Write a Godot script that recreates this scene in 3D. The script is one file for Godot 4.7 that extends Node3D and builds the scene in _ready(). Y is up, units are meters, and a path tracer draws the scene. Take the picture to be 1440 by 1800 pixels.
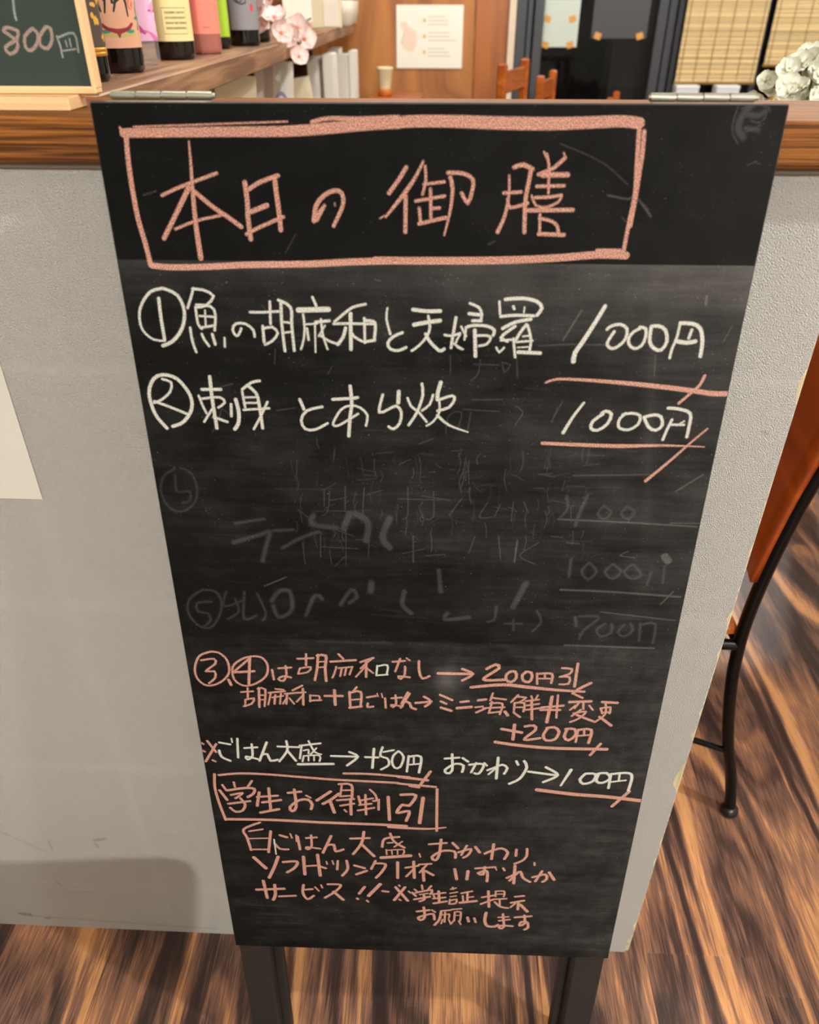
extends Node3D

# A menu board in front of a low counter wall inside a small restaurant. Metres, y up; the wall's face is the plane z = 0.
const LEDGE_TOP := 1.048
const SHELF_TOP := 1.02
const BACK_Z := -4.2

var M := {}
var names := {}
var rng := RandomNumberGenerator.new()
var grain := PackedByteArray()


# ---------------------------------------------------------------- pictures that are computed
class Canvas:
	var w: int
	var h: int
	var data := PackedByteArray()
	var cov := PackedByteArray()
	var grain: PackedByteArray

	func _init(width: int, height: int, c: Color, noise: PackedByteArray):
		w = width
		h = height
		grain = noise
		var im := Image.create(w, h, false, Image.FORMAT_RGB8)
		im.fill(c)
		data = im.get_data()
		cov.resize(w * h)

	func rect(x0: int, y0: int, x1: int, y1: int, c: Color):
		for y in range(maxi(y0, 0), mini(y1, h)):
			for x in range(maxi(x0, 0), mini(x1, w)):
				var i := (y * w + x) * 3
				data[i] = c.r8
				data[i + 1] = c.g8
				data[i + 2] = c.b8

	func put(x: int, y: int, c: Color, a: float):
		if x < 0 or y < 0 or x >= w or y >= h:
			return
		var i := (y * w + x) * 3
		data[i] = int(lerpf(data[i], c.r8, a))
		data[i + 1] = int(lerpf(data[i + 1], c.g8, a))
		data[i + 2] = int(lerpf(data[i + 2], c.b8, a))

	func disc(cx: float, cy: float, rx: float, ry: float, c: Color, a := 1.0):
		for y in range(int(cy - ry), int(cy + ry) + 2):
			for x in range(int(cx - rx), int(cx + rx) + 2):
				var q := Vector2((x - cx) / rx, (y - cy) / ry).length()
				if q < 1.0:
					put(x, y, c, a * clampf((1.0 - q) * rx * 0.7, 0.0, 1.0))

	func capsule(a: Vector2, b: Vector2, wa: float, wb: float, c: Color, strength: float, soft: float, rough: float):
		var m := maxf(wa, wb) * 0.5 + soft + 1.0
		var d := b - a
		var l2 := maxf(d.length_squared(), 0.0001)
		for y in range(maxi(int(minf(a.y, b.y) - m), 0), mini(int(maxf(a.y, b.y) + m) + 1, h)):
			for x in range(maxi(int(minf(a.x, b.x) - m), 0), mini(int(maxf(a.x, b.x) + m) + 1, w)):
				var p := Vector2(x, y)
				var t := clampf((p - a).dot(d) / l2, 0.0, 1.0)
				var e := lerpf(wa, wb, t) * 0.5 - p.distance_to(a + d * t)
				if e < -soft:
					continue
				var k := clampf((e + soft) / (2.0 * soft), 0.0, 1.0)
				var g := grain[(y & 255) * 256 + (x & 255)] / 255.0
				k = clampf(k * (1.0 - rough * smoothstep(0.36, 0.68, g) * (1.3 - 0.4 * k)), 0.0, 1.0) * strength
				var at := y * w + x
				var was := cov[at] / 255.0
				if k > was + 0.004:
					put(x, y, c, (k - was) / maxf(1.0 - was, 0.02))
					cov[at] = int(k * 255.0)

	# "22>29:75,69 177,68/..." : each stroke is width>width:points, joined by a smooth curve
	func strokes(s: String, c: Color, strength := 1.0, soft := 1.0, rough := 0.0, k := 1.0):
		for part in s.split("/"):
			var two := part.split(":")
			var ws := two[0].split_floats(">")
			var pts: Array[Vector2] = []
			for q in two[1].split(" "):
				var xy := q.split_floats(",")
				pts.append(Vector2(xy[0], xy[1]) * k)
			var line: Array[Vector2] = [pts[0]]
			for i in pts.size() - 1:
				var p0: Vector2 = pts[maxi(i - 1, 0)]
				var p3: Vector2 = pts[mini(i + 2, pts.size() - 1)]
				var n := 1 if pts.size() == 2 else clampi(int(pts[i].distance_to(pts[i + 1]) / 12.0), 2, 8)
				for j in n:
					line.append(pts[i].cubic_interpolate(pts[i + 1], p0, p3, (j + 1.0) / n))
			for i in line.size() - 1:
				var t0 := float(i) / (line.size() - 1) * (ws.size() - 1)
				var t1 := float(i + 1) / (line.size() - 1) * (ws.size() - 1)
				capsule(line[i], line[i + 1], at_of(ws, t0) * k, at_of(ws, t1) * k, c, strength, soft, rough)

	func at_of(ws: PackedFloat64Array, t: float) -> float:
		var i := mini(int(t), ws.size() - 1)
		return lerpf(ws[i], ws[mini(i + 1, ws.size() - 1)], t - i)

	func image() -> Image:
		return Image.create_from_data(w, h, false, Image.FORMAT_RGB8, data)

	func texture() -> ImageTexture:
		return ImageTexture.create_from_image(image())

	# chalk on the menu board: p pink, w white, g wiped-off ghosts, s smears and scratches
	func chalk(kind: String, s: String):
		if kind == "p":
			strokes(s, Color8(235, 172, 151), 0.94, 1.6, 0.62)
		elif kind == "w":
			strokes(s, Color8(230, 229, 216), 0.94, 1.6, 0.42)
		elif kind == "g":
			strokes(s, Color8(130, 132, 142), 0.34, 4.0, 0.4)
		else:
			strokes(s, Color8(165, 160, 155), 0.42, 2.0, 0.7)


func noise(seed_: int, freq: float, octaves := 3, kind := FastNoiseLite.TYPE_SIMPLEX_SMOOTH) -> FastNoiseLite:
	var n := FastNoiseLite.new()
	n.seed = seed_
	n.frequency = freq
	n.noise_type = kind
	n.fractal_octaves = octaves
	return n


# Wood whose grain runs along the picture's width. Returns the colour picture and the grain height.
func wood(w: int, h: int, seed_: int, bands: float, stretch: int, warp: float, ramp: Gradient, fine: float) -> Array:
	var streaks := noise(seed_, bands / h, 4).get_seamless_image(maxi(w / stretch, 16), h)
	streaks.resize(w, h, Image.INTERPOLATE_CUBIC)
	var hair := noise(seed_ + 1, 0.32, 2).get_seamless_image(maxi(w / (stretch * 2), 16), h)
	hair.resize(w, h, Image.INTERPOLATE_BILINEAR)
	var bend := noise(seed_ + 2, 1.6 / h, 2).get_seamless_image(w / 4, h)
	bend.resize(w, h, Image.INTERPOLATE_BILINEAR)
	var a := streaks.get_data()
	var b := hair.get_data()
	var c := bend.get_data()
	var lut: Array[Color] = []
	for i in 256:
		lut.append(ramp.sample(i / 255.0))
	var out := PackedByteArray()
	var high := PackedByteArray()
	out.resize(w * h * 3)
	high.resize(w * h)
	for y in h:
		for x in w:
			var i := y * w + x
			var yy := posmod(y + int((c[i] - 128) * warp), h)
			var v := clampi(int(a[yy * w + x] + (b[i] - 128) * fine), 0, 255)
			var q := lut[v]
			out[i * 3] = q.r8
			out[i * 3 + 1] = q.g8
			out[i * 3 + 2] = q.b8
			high[i] = v
	return [ImageTexture.create_from_image(Image.create_from_data(w, h, false, Image.FORMAT_RGB8, out)), ImageTexture.create_from_image(Image.create_from_data(w, h, false, Image.FORMAT_L8, high))]


func ramp_of(stops: Array) -> Gradient:
	var g := Gradient.new()
	var o := PackedFloat32Array()
	var c := PackedColorArray()
	for s in stops:
		o.append(s[0])
		c.append(s[1])
	g.offsets = o
	g.colors = c
	return g


# ---------------------------------------------------------------- materials
func mat(c: Color, rough := 0.6, metal := 0.0) -> StandardMaterial3D:
	var m := StandardMaterial3D.new()
	m.albedo_color = c
	m.roughness = rough
	m.metallic = metal
	return m


func tex_mat(t: Texture2D, rough := 0.6) -> StandardMaterial3D:
	var m := mat(Color.WHITE, rough)
	m.albedo_texture = t
	m.texture_repeat = false
	return m


func wood_mat(pair: Array, scale: Vector3, rough: float, relief: float, tint := Color.WHITE, offset := Vector3.ZERO) -> StandardMaterial3D:
	var m := mat(tint, rough)
	m.albedo_texture = pair[0]
	m.uv1_triplanar = true
	m.uv1_triplanar_sharpness = 8.0
	m.uv1_scale = scale
	m.uv1_offset = offset
	if relief > 0.0:
		m.heightmap_enabled = true
		m.heightmap_texture = pair[1]
		m.heightmap_scale = relief
	return m


func bumpy(m: StandardMaterial3D, seed_: int, freq: float, relief: float, scale: float) -> StandardMaterial3D:
	var im := noise(seed_, freq, 3).get_seamless_image(1024, 1024)
	m.heightmap_enabled = true
	m.heightmap_texture = ImageTexture.create_from_image(im)
	m.heightmap_scale = relief
	m.uv1_triplanar = true
	m.uv1_triplanar_sharpness = 8.0
	m.uv1_scale = Vector3.ONE * scale
	return m


# ---------------------------------------------------------------- shapes
func start(smooth := false) -> SurfaceTool:
	var st := SurfaceTool.new()
	st.begin(Mesh.PRIMITIVE_TRIANGLES)
	st.set_smooth_group(0 if smooth else -1)
	return st


func tri(st: SurfaceTool, a: Vector3, b: Vector3, c: Vector3, out: Vector3):
	var p := [a, b, c] if (b - a).cross(c - a).dot(out) < 0.0 else [a, c, b]
	for v in p:
		st.add_vertex(v)


func quad(st: SurfaceTool, a: Vector3, b: Vector3, c: Vector3, d: Vector3, out: Vector3):
	tri(st, a, b, c, out)
	tri(st, a, c, d, out)


# a box with chamfered edges; t places it
func box(st: SurfaceTool, size: Vector3, t: Transform3D, bevel := 0.002):
	var hs := size * 0.5
	var e := minf(bevel, minf(hs.x, minf(hs.y, hs.z)) * 0.9)
	var axes := [Vector3.RIGHT, Vector3.UP, Vector3.BACK]
	for k in 3:
		var n: Vector3 = axes[k]
		var u: Vector3 = axes[(k + 1) % 3]
		var v: Vector3 = axes[(k + 2) % 3]
		var hu := hs[(k + 1) % 3]
		var hv := hs[(k + 2) % 3]
		for s in [-1.0, 1.0]:
			var c: Vector3 = n * hs[k] * s
			var iu: Vector3 = u * (hu - e)
			var iv: Vector3 = v * (hv - e)
			quad(st, t * (c - iu - iv), t * (c + iu - iv), t * (c + iu + iv), t * (c - iu + iv), t.basis * (n * s))
			for r in [-1.0, 1.0]:
				# the edge between faces n*s and u*r
				var p1: Vector3 = n * hs[k] * s + u * (hu - e) * r
				var p2: Vector3 = n * (hs[k] - e) * s + u * hu * r
				quad(st, t * (p1 - iv), t * (p1 + iv), t * (p2 + iv), t * (p2 - iv), t.basis * (n * s + u * r))
	for sx in [-1.0, 1.0]:
		for sy in [-1.0, 1.0]:
			for sz in [-1.0, 1.0]:
				var s := Vector3(sx, sy, sz)
				var i := hs - Vector3(e, e, e)
				tri(st, t * (s * Vector3(hs.x, i.y, i.z)), t * (s * Vector3(i.x, hs.y, i.z)), t * (s * Vector3(i.x, i.y, hs.z)), t.basis * s)


func at(x: float, y: float, z: float) -> Transform3D:
	return Transform3D(Basis(), Vector3(x, y, z))


func put_box(called: String, size: Vector3, where: Vector3, m: Material, parent: Node3D, bevel := 0.002, turn := Vector3.ZERO) -> MeshInstance3D:
	var st := start()
	box(st, size, Transform3D(), bevel)
	var o := obj(called, st, m, parent)
	o.position = where
	o.rotation = turn
	return o


# profile: points (radius, height); a full or partial turn
func lathe(st: SurfaceTool, profile: Array, seg := 32, from := 0.0, to := TAU):
	var hi: float = profile[profile.size() - 1].y
	var lo: float = profile[0].y
	for i in seg:
		var a0 := lerpf(from, to, float(i) / seg)
		var a1 := lerpf(from, to, float(i + 1) / seg)
		for j in profile.size() - 1:
			var p: Vector2 = profile[j]
			var q: Vector2 = profile[j + 1]
			var v := [Vector3(sin(a0) * p.x, p.y, cos(a0) * p.x), Vector3(sin(a1) * p.x, p.y, cos(a1) * p.x), Vector3(sin(a1) * q.x, q.y, cos(a1) * q.x), Vector3(sin(a0) * q.x, q.y, cos(a0) * q.x)]
			var u := [float(i) / seg, float(i + 1) / seg]
			var w := [1.0 - (p.y - lo) / maxf(hi - lo, 1e-6), 1.0 - (q.y - lo) / maxf(hi - lo, 1e-6)]
			var uv := [Vector2(u[0], w[0]), Vector2(u[1], w[0]), Vector2(u[1], w[1]), Vector2(u[0], w[1])]
			for k in [0, 2, 1, 0, 3, 2]:
				st.set_uv(uv[k])
				st.add_vertex(v[k])


func tube(st: SurfaceTool, pts: Array, r: float, seg := 10, curve := true):
	var line: Array[Vector3] = []
	if curve and pts.size() > 2:
		for i in pts.size() - 1:
			for j in 6:
				line.append((pts[i] as Vector3).cubic_interpolate(pts[i + 1], pts[maxi(i - 1, 0)], pts[mini(i + 2, pts.size() - 1)], j / 6.0))
		line.append(pts[pts.size() - 1])
	else:
		for p in pts:
			line.append(p)
	var side := Vector3.ZERO
	var rings := []
	for i in line.size():
		var d := (line[mini(i + 1, line.size() - 1)] - line[maxi(i - 1, 0)]).normalized()
		if side == Vector3.ZERO:
			side = d.cross(Vector3.UP if absf(d.y) < 0.9 else Vector3.RIGHT).normalized()
		side = (side - d * side.dot(d)).normalized()
		var up := d.cross(side)
		var ring := []
		for k in seg:
			ring.append(line[i] + (side * cos(TAU * k / seg) + up * sin(TAU * k / seg)) * r)
		rings.append(ring)
	for i in rings.size() - 1:
		for k in seg:
			var a: Vector3 = rings[i][k]
			var b: Vector3 = rings[i][(k + 1) % seg]
			quad(st, a, b, rings[i + 1][(k + 1) % seg], rings[i + 1][k], (a + b) * 0.5 - line[i])
	st.set_smooth_group(-1)
	for e in [0, rings.size() - 1]:
		var d: Vector3 = line[0] - line[1] if e == 0 else line[e] - line[e - 1]
		for k in seg:
			tri(st, line[e], rings[e][k], rings[e][(k + 1) % seg], d)
	st.set_smooth_group(0)


# ---------------------------------------------------------------- objects
func numbered(called: String) -> String:
	var n: int = names.get(called, 0)
	names[called] = n + 1
	return called if n == 0 else "%s_%03d" % [called, n]


func obj(called: String, st: SurfaceTool, m: Material, parent: Node3D = self) -> MeshInstance3D:
	st.generate_normals()
	var o := MeshInstance3D.new()
	o.name = numbered(called) if parent == self else called
	o.mesh = st.commit()
	o.material_override = m
	o.cast_shadow = GeometryInstance3D.SHADOW_CASTING_SETTING_ON
	parent.add_child(o, true)
	return o


func tag(o: Node3D, label: String, category: String, group := "") -> Node3D:
	o.set_meta("label", label)
	o.set_meta("category", category)
	if group:
		o.set_meta("group", group)
	return o


func thing(called: String, label: String, category: String, where := Vector3.ZERO, turn := 0.0, group := "") -> Node3D:
	var o := Node3D.new()
	o.name = numbered(called)
	add_child(o, true)
	o.position = where
	o.rotation.y = turn
	return tag(o, label, category, group)


func struct(called: String, size: Vector3, where: Vector3, m: Material, label: String, category: String) -> MeshInstance3D:
	var o := put_box(called, size, where, m, self, 0.001)
	o.set_meta("kind", "structure")
	tag(o, label, category)
	return o


func _ready():
	rng.seed = 7
	camera_and_light()
	grain = noise(3, 0.28, 2).get_seamless_image(256, 256).get_data()
	materials()
	room()
	counter()
	menu_board()
	green_board()
	metal_chair()
	shelf()
	back_of_room()
	stool()


func camera_and_light():
	var cam := Camera3D.new()
	cam.name = "camera"
	cam.position = Vector3(0, 1.1101, 0.56466)
	cam.rotation = Vector3(-0.587855, 0.044188, 0.0003)
	cam.fov = 67.566
	var lens := CameraAttributesPhysical.new()
	lens.frustum_focal_length = 12.0 / 0.668918
	lens.frustum_focus_distance = 0.72
	lens.frustum_near = 0.02
	lens.frustum_far = 60.0
	lens.exposure_aperture = 4.9
	lens.exposure_shutter_speed = 100.0
	cam.attributes = lens
	add_child(cam)
	cam.current = true
	var e := Environment.new()
	e.background_mode = Environment.BG_COLOR
	e.background_color = Color(0.03, 0.035, 0.05)
	e.tonemap_mode = Environment.TONE_MAPPER_LINEAR
	e.tonemap_exposure = 0.8
	e.sdfgi_enabled = true
	e.ssao_enabled = true
	e.ssil_enabled = true
	var we := WorldEnvironment.new()
	we.name = "surroundings"
	we.environment = e
	add_child(we)
	unseen_downlight(Vector3(1.3, 2.4, 0.61), 3.0, 0.035, "unseen ceiling lamp, out of view on the right, raking light along the counter wall")
	unseen_downlight(Vector3(0.55, 2.4, 3.9), 10.2, 0.05, "unseen ceiling lamp far behind the viewer, lighting the counter wall and the menu board")
	unseen_downlight(Vector3(-0.42, 2.4, -0.3), 0.8, 0.05, "unseen ceiling lamp, out of view, placed to light the wooden counter ledge from above")
	unseen_downlight(Vector3(0.3, 2.4, -1.6), 1.3, 0.06, "unseen ceiling lamp, out of view, placed to light the middle of the dining room")  # this and the next two are out of view and brighten the back room
	unseen_downlight(Vector3(-0.2, 2.4, -3.2), 1.25, 0.06, "unseen ceiling lamp, out of view, placed to light the wooden back wall")
	unseen_downlight(Vector3(1.7, 2.4, -3.3), 2.1, 0.06, "unseen ceiling lamp, out of view, placed to light the bamboo blinds")
	fill_panel(Vector3(-0.5, 2.43, 1.5), Vector2(1.2, 0.6), 0.15)


func unseen_downlight(p: Vector3, energy: float, size: float, label: String):  # a lamp out of view, placed for the light it throws
	var t := thing("unseen_ceiling_lamp", label, "lamp", p, 0.0, "unseen round ceiling lamps")
	var st := start(true)
	lathe(st, [Vector2(0.0, 0.05), Vector2(0.075, 0.05), Vector2(0.08, 0.045), Vector2(0.08, 0.0), Vector2(0.066, 0.0), Vector2(0.062, 0.02), Vector2(0.0, 0.02)], 32)
	obj("lamp_housing", st, mat(Color(0.85, 0.84, 0.8), 0.5), t)
	var glow := start(true)
	lathe(glow, [Vector2(0.0, 0.012), Vector2(0.06, 0.012), Vector2(0.06, 0.018), Vector2(0.0, 0.018)], 32)
	var gm := mat(Color(1, 0.95, 0.88), 0.5)
	gm.emission_enabled = true
	gm.emission = Color(1, 0.88, 0.7)
	gm.emission_energy_multiplier = 3.0
	obj("lamp_lens", glow, gm, t)
	var l := OmniLight3D.new()
	l.name = "lamp_light"
	l.position = Vector3(0, -0.06, 0)
	l.light_color = Color(1.0, 0.995, 0.975)
	l.light_energy = energy
	l.light_size = size
	l.omni_range = 12.0
	l.omni_attenuation = 2.0
	l.shadow_enabled = true
	t.add_child(l)


func fill_panel(p: Vector3, size: Vector2, energy: float):  # added fill light above and behind the viewer
	var t := thing("added_fill_panel", "added flat fill light panel at the ceiling behind the viewer", "lamp", p)
	put_box("panel_frame", Vector3(size.x + 0.04, 0.03, size.y + 0.04), Vector3(0, 0.018, 0), mat(Color(0.85, 0.84, 0.8), 0.5), t)
	var gm := mat(Color(1, 0.97, 0.92), 0.5)
	gm.emission_enabled = true
	gm.emission = Color(1, 0.9, 0.76)
	gm.emission_energy_multiplier = 1.5
	put_box("panel_diffuser", Vector3(size.x, 0.008, size.y), Vector3(0, 0.0, 0), gm, t)
	var l := AreaLight3D.new()
	l.name = "panel_light"
	l.area_size = size
	l.position = Vector3(0, -0.012, 0)
	l.rotation.x = -PI / 2
	l.light_color = Color(1.0, 0.995, 0.98)
	l.light_energy = energy
	l.area_range = 12.0
	l.shadow_enabled = true
	t.add_child(l)


func materials():
	M.floor_pair = wood(1024, 512, 11, 7.0, 8, 0.75, ramp_of([[0.2, Color8(56, 41, 38)], [0.38, Color8(86, 62, 54)], [0.48, Color8(130, 94, 78)], [0.6, Color8(148, 106, 84)], [0.68, Color8(196, 138, 96)], [0.8, Color8(226, 166, 112)]]), 0.4)
	M.ledge_pair = wood(1024, 256, 21, 22.0, 26, 0.06, ramp_of([[0.2, Color8(74, 46, 22)], [0.42, Color8(112, 72, 36)], [0.6, Color8(128, 84, 43)], [0.85, Color8(150, 102, 54)]]), 0.5)
	M.shelf_pair = wood(1024, 256, 61, 6.0, 14, 0.1, ramp_of([[0.2, Color8(112, 80, 56)], [0.5, Color8(146, 108, 78)], [0.85, Color8(176, 136, 102)]]), 0.3)
	M.pine_pair = wood(512, 256, 31, 5.0, 16, 0.05, ramp_of([[0.2, Color8(196, 150, 104)], [0.5, Color8(222, 178, 130)], [0.85, Color8(236, 198, 150)]]), 0.2)
	M.ply_pair = wood(1024, 512, 41, 4.0, 10, 0.25, ramp_of([[0.2, Color8(142, 92, 50)], [0.5, Color8(164, 110, 62)], [0.85, Color8(186, 130, 76)]]), 0.12)
	M.ledge = wood_mat(M.ledge_pair, Vector3(1.4, 12.0, 12.0), 0.6, 0.06, Color(1.0, 0.94, 0.80))
	M.ledge.metallic_specular = 0.3
	M.shelf_wood = wood_mat(M.shelf_pair, Vector3(1.0, 6.0, 6.0), 0.5, 0.0, Color(1.0, 1.0, 1.0), Vector3(0.3, 0.4, 0.1))
	M.brown_board = wood_mat(M.ledge_pair, Vector3(1.0, 2.0, 2.0), 0.5, 0.0, Color(0.8, 0.66, 0.56), Vector3(0.1, 0.2, 0.7))
	M.pine = wood_mat(M.pine_pair, Vector3(2.0, 12.0, 12.0), 0.6, 0.0)
	M.ply = wood_mat(M.ply_pair, Vector3(0.8, 1.2, 1.2), 0.5, 0.0, Color(1.0, 0.94, 0.80))
	M.ply_orange = wood_mat(M.ply_pair, Vector3(0.8, 1.2, 1.2), 0.4, 0.0, Color(1.0, 0.84, 0.5), Vector3(0.4, 0.3, 0.2))
	M.chair_wood = wood_mat(M.ply_pair, Vector3(3.0, 6.0, 6.0), 0.35, 0.0, Color(1.0, 0.76, 0.42), Vector3(0.1, 0.6, 0.2))
	M.white_wall = bumpy(mat(Color(0.83, 0.81, 0.77), 0.85), 5, 0.02, 0.15, 1.0)
	M.black_metal = mat(Color(0.035, 0.033, 0.033), 0.35, 0.6)
	M.frame_black = mat(Color(0.23, 0.24, 0.26), 0.45, 0.3)
	M.paper = mat(Color(0.93, 0.91, 0.86), 0.85)
	M.cream = mat(Color(0.9, 0.86, 0.74), 0.8)
	M.board_black = bumpy(mat(Color(0.085, 0.082, 0.08), 0.55), 9, 0.1, 0.01, 8.0)
	M.hinge = mat(Color(0.62, 0.61, 0.56), 0.38, 0.85)
	M.brown_glass = mat(Color(0.07, 0.045, 0.035), 0.07)


# ---------------------------------------------------------------- the room
func room():
	var under := mat(Color(0.2, 0.13, 0.1), 0.7)
	var f := struct("floor", Vector3(6.2, 0.1, 9.4), Vector3(0.4, -0.062, 0.3), under, "dark striped wooden floor of the restaurant", "floor")
	var st := start()
	box(st, Vector3(5.2, 0.012, 0.1498), Transform3D(), 0.0003)
	st.generate_normals()
	var plank := st.commit()
	var looks := []
	for k in 13:
		var g := 0.9 + 0.025 * (k % 5)
		looks.append(wood_mat(M.floor_pair, Vector3(0.8, 2.2, 2.2), 0.36, 0.004, Color(g, g, g), Vector3(0.37 * k, 0.61 * k, 0.29 * k)))
	for i in 26:
		for j in 1:
			var o := MeshInstance3D.new()
			o.name = "floor_board"
			o.mesh = plank
			o.material_override = looks[(i * 5) % 13]
			f.add_child(o, true)
			o.position = Vector3(-1.82 + i * 0.15, 0.056, -1.5)
			o.rotation.y = PI / 2
	struct("ceiling", Vector3(6.2, 0.1, 9.4), Vector3(0.4, 2.53, 0.3), M.white_wall, "plain pale ceiling above the restaurant", "ceiling")
	struct("wall_left", Vector3(0.1, 2.5, 9.4), Vector3(-2.55, 1.24, 0.3), M.white_wall, "plain pale plaster wall at the left end of the restaurant", "wall")
	struct("wall_right", Vector3(0.1, 2.5, 9.4), Vector3(3.35, 1.24, 0.3), M.white_wall, "plain pale plaster wall at the right end of the restaurant", "wall")
	struct("wall_front", Vector3(6.0, 2.5, 0.1), Vector3(0.4, 1.24, 4.95), M.white_wall, "plain pale plaster wall behind the place of the viewer", "wall")


# ---------------------------------------------------------------- the counter wall and its ledge
func counter():
	var t := thing("counter_wall", "low grey-white plastered counter wall behind the black menu board with a chipped right corner", "counter", Vector3(0, 0, 0))
	var right := 0.2832
	var left := -1.5
	# scuffs and dirt of the face, laid over by the second texture
	var im := Image.create(1024, 600, false, Image.FORMAT_RGBA8)
	im.fill(Color(0.3, 0.24, 0.2, 0.0))
	for q in [[-0.585, 0.226, -0.565, 0.2, 1.6, 0.5], [-0.56, 0.235, -0.5, 0.185, 1.2, 0.25], [-0.49, 0.21, -0.49, 0.19, 1.2, 0.3], [-0.43, 0.215, -0.415, 0.22, 2.2, 0.45], [-0.43, 0.208, -0.428, 0.2, 1.4, 0.4], [-0.56, 0.025, -0.3, 0.012, 2.5, 0.28], [-0.58, 0.03, -0.565, 0.027, 3.0, 0.6], [-0.545, 0.022, -0.54, 0.022, 3.0, 0.5], [-0.5, 0.09, -0.46, 0.095, 1.0, 0.2], [-0.505, 0.118, -0.5, 0.105, 1.2, 0.3], [-0.24, 0.94, -0.238, 0.94, 1.0, 0.5], [0.262, 0.82, 0.266, 0.818, 1.0, 0.35]]:
		var steps := 60
		for s in steps:
			var x := int((lerpf(q[0], q[2], s / 59.0) - left) / (right - left) * 1024.0)
			var y := int((1.0 - lerpf(q[1], q[3], s / 59.0) / 1.02) * 600.0)
			for dy in range(-2, 3):
				for dx in range(-2, 3):
					var k: float = clampf(1.0 - Vector2(dx, dy).length() / q[4], 0.0, 1.0) * q[5] * rng.randf_range(0.7, 1.0)
					var px := clampi(x + dx, 0, 1023)
					var py := clampi(y + dy, 0, 599)
					if k > im.get_pixel(px, py).a:
						im.set_pixel(px, py, Color(0.3, 0.24, 0.2, k))
	var m := bumpy(mat(Color(0.68, 0.673, 0.655), 0.8), 15, 0.16, 0.13, 4.0)
	m.detail_enabled = true
	m.detail_albedo = ImageTexture.create_from_image(im)
	m.detail_uv_layer = BaseMaterial3D.DETAIL_UV_2
	m.detail_blend_mode = BaseMaterial3D.BLEND_MODE_MIX
	M.plaster = m
	# the right corner of the face is broken: its edge runs unevenly down
	var edge := PackedVector2Array()
	var y := 0.0
	while y < 1.02:
		edge.append(Vector2(right - 0.0012 - absf(rng.randfn(0.0, 0.0005)) - (0.004 if y < 0.02 else 0.0), y))
		y += 0.004
	edge.append(Vector2(right - 0.002, 1.02))
	var chips := [[0.385, 0.02, 0.006], [0.37, 0.012, 0.004], [0.455, 0.008, 0.003], [0.03, 0.014, 0.004], [0.07, 0.01, 0.003], [0.22, 0.008, 0.0015], [0.26, 0.008, 0.0015], [0.62, 0.01, 0.003], [0.575, 0.007, 0.002], [0.49, 0.006, 0.002], [0.70, 0.007, 0.0015], [0.86, 0.014, 0.003]]
	for i in edge.size():
		for c in chips:
			edge[i].x -= c[2] * clampf(1.2 - absf(edge[i].y - c[0]) / c[1], 0.0, 1.0)
	var st := start()
	for i in edge.size() - 1:
		var a := edge[i]
		var b := edge[i + 1]
		for v in [Vector2(left, a.y), b, a, Vector2(left, a.y), Vector2(left, b.y), b]:
			st.set_uv2(Vector2((v.x - left) / (right - left), 1.0 - v.y / 1.02))
			st.add_vertex(Vector3(v.x, v.y, 0))
		st.set_uv2(Vector2.ZERO)
		quad(st, Vector3(a.x, a.y, 0), Vector3(b.x, b.y, 0), Vector3(b.x, b.y, -0.0015), Vector3(a.x, a.y, -0.0015), Vector3(1, 0, 0.3))
	obj("plaster_face", st, m, t)
	# the raw filler that shows where the paint is gone, and the core of the wall
	var rough := bumpy(mat(Color(0.93, 0.87, 0.70), 0.9), 25, 0.12, 0.1, 20.0)
	var core := start()
	box(core, Vector3(right - left, 1.019, 0.0985), at((right + left) / 2, 0.5095, -0.0508), 0.0012)
	obj("wall_core", core, rough, t)
	var end := start()
	box(end, Vector3(0.002, 1.018, 0.092), at(right + 0.0006, 0.509, -0.0505), 0.0008)
	obj("end_face", end, mat(Color(0.67, 0.65, 0.62), 0.8), t)

	var l := thing("wooden_ledge", "brown stained wooden ledge along the top of the grey counter wall", "ledge", Vector3(-0.6, 0, 0))
	var lb := start()
	box(lb, Vector3(1.83, 0.028, 0.124), Transform3D(), 0.0022)
	var o := obj("ledge_board", lb, M.ledge, l)
	o.position = Vector3(0, 1.034, -0.044)
	put_box("gap_strip", Vector3(1.8, 0.006, 0.108), Vector3(-0.02, 1.0168, -0.049), mat(Color(0.42, 0.36, 0.3), 0.8), l, 0.001)  # dark strip along the gap under the ledge

	var pp := put_box("paper_sheet", Vector3(0.297, 0.21, 0.0006), Vector3(-0.5035, 0.843, 0.0009), mat(Color(0.83, 0.815, 0.785), 0.85), self, 0.0001)
	tag(pp, "plain white paper sheet fixed low on the grey counter wall left of the board", "paper")


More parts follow.
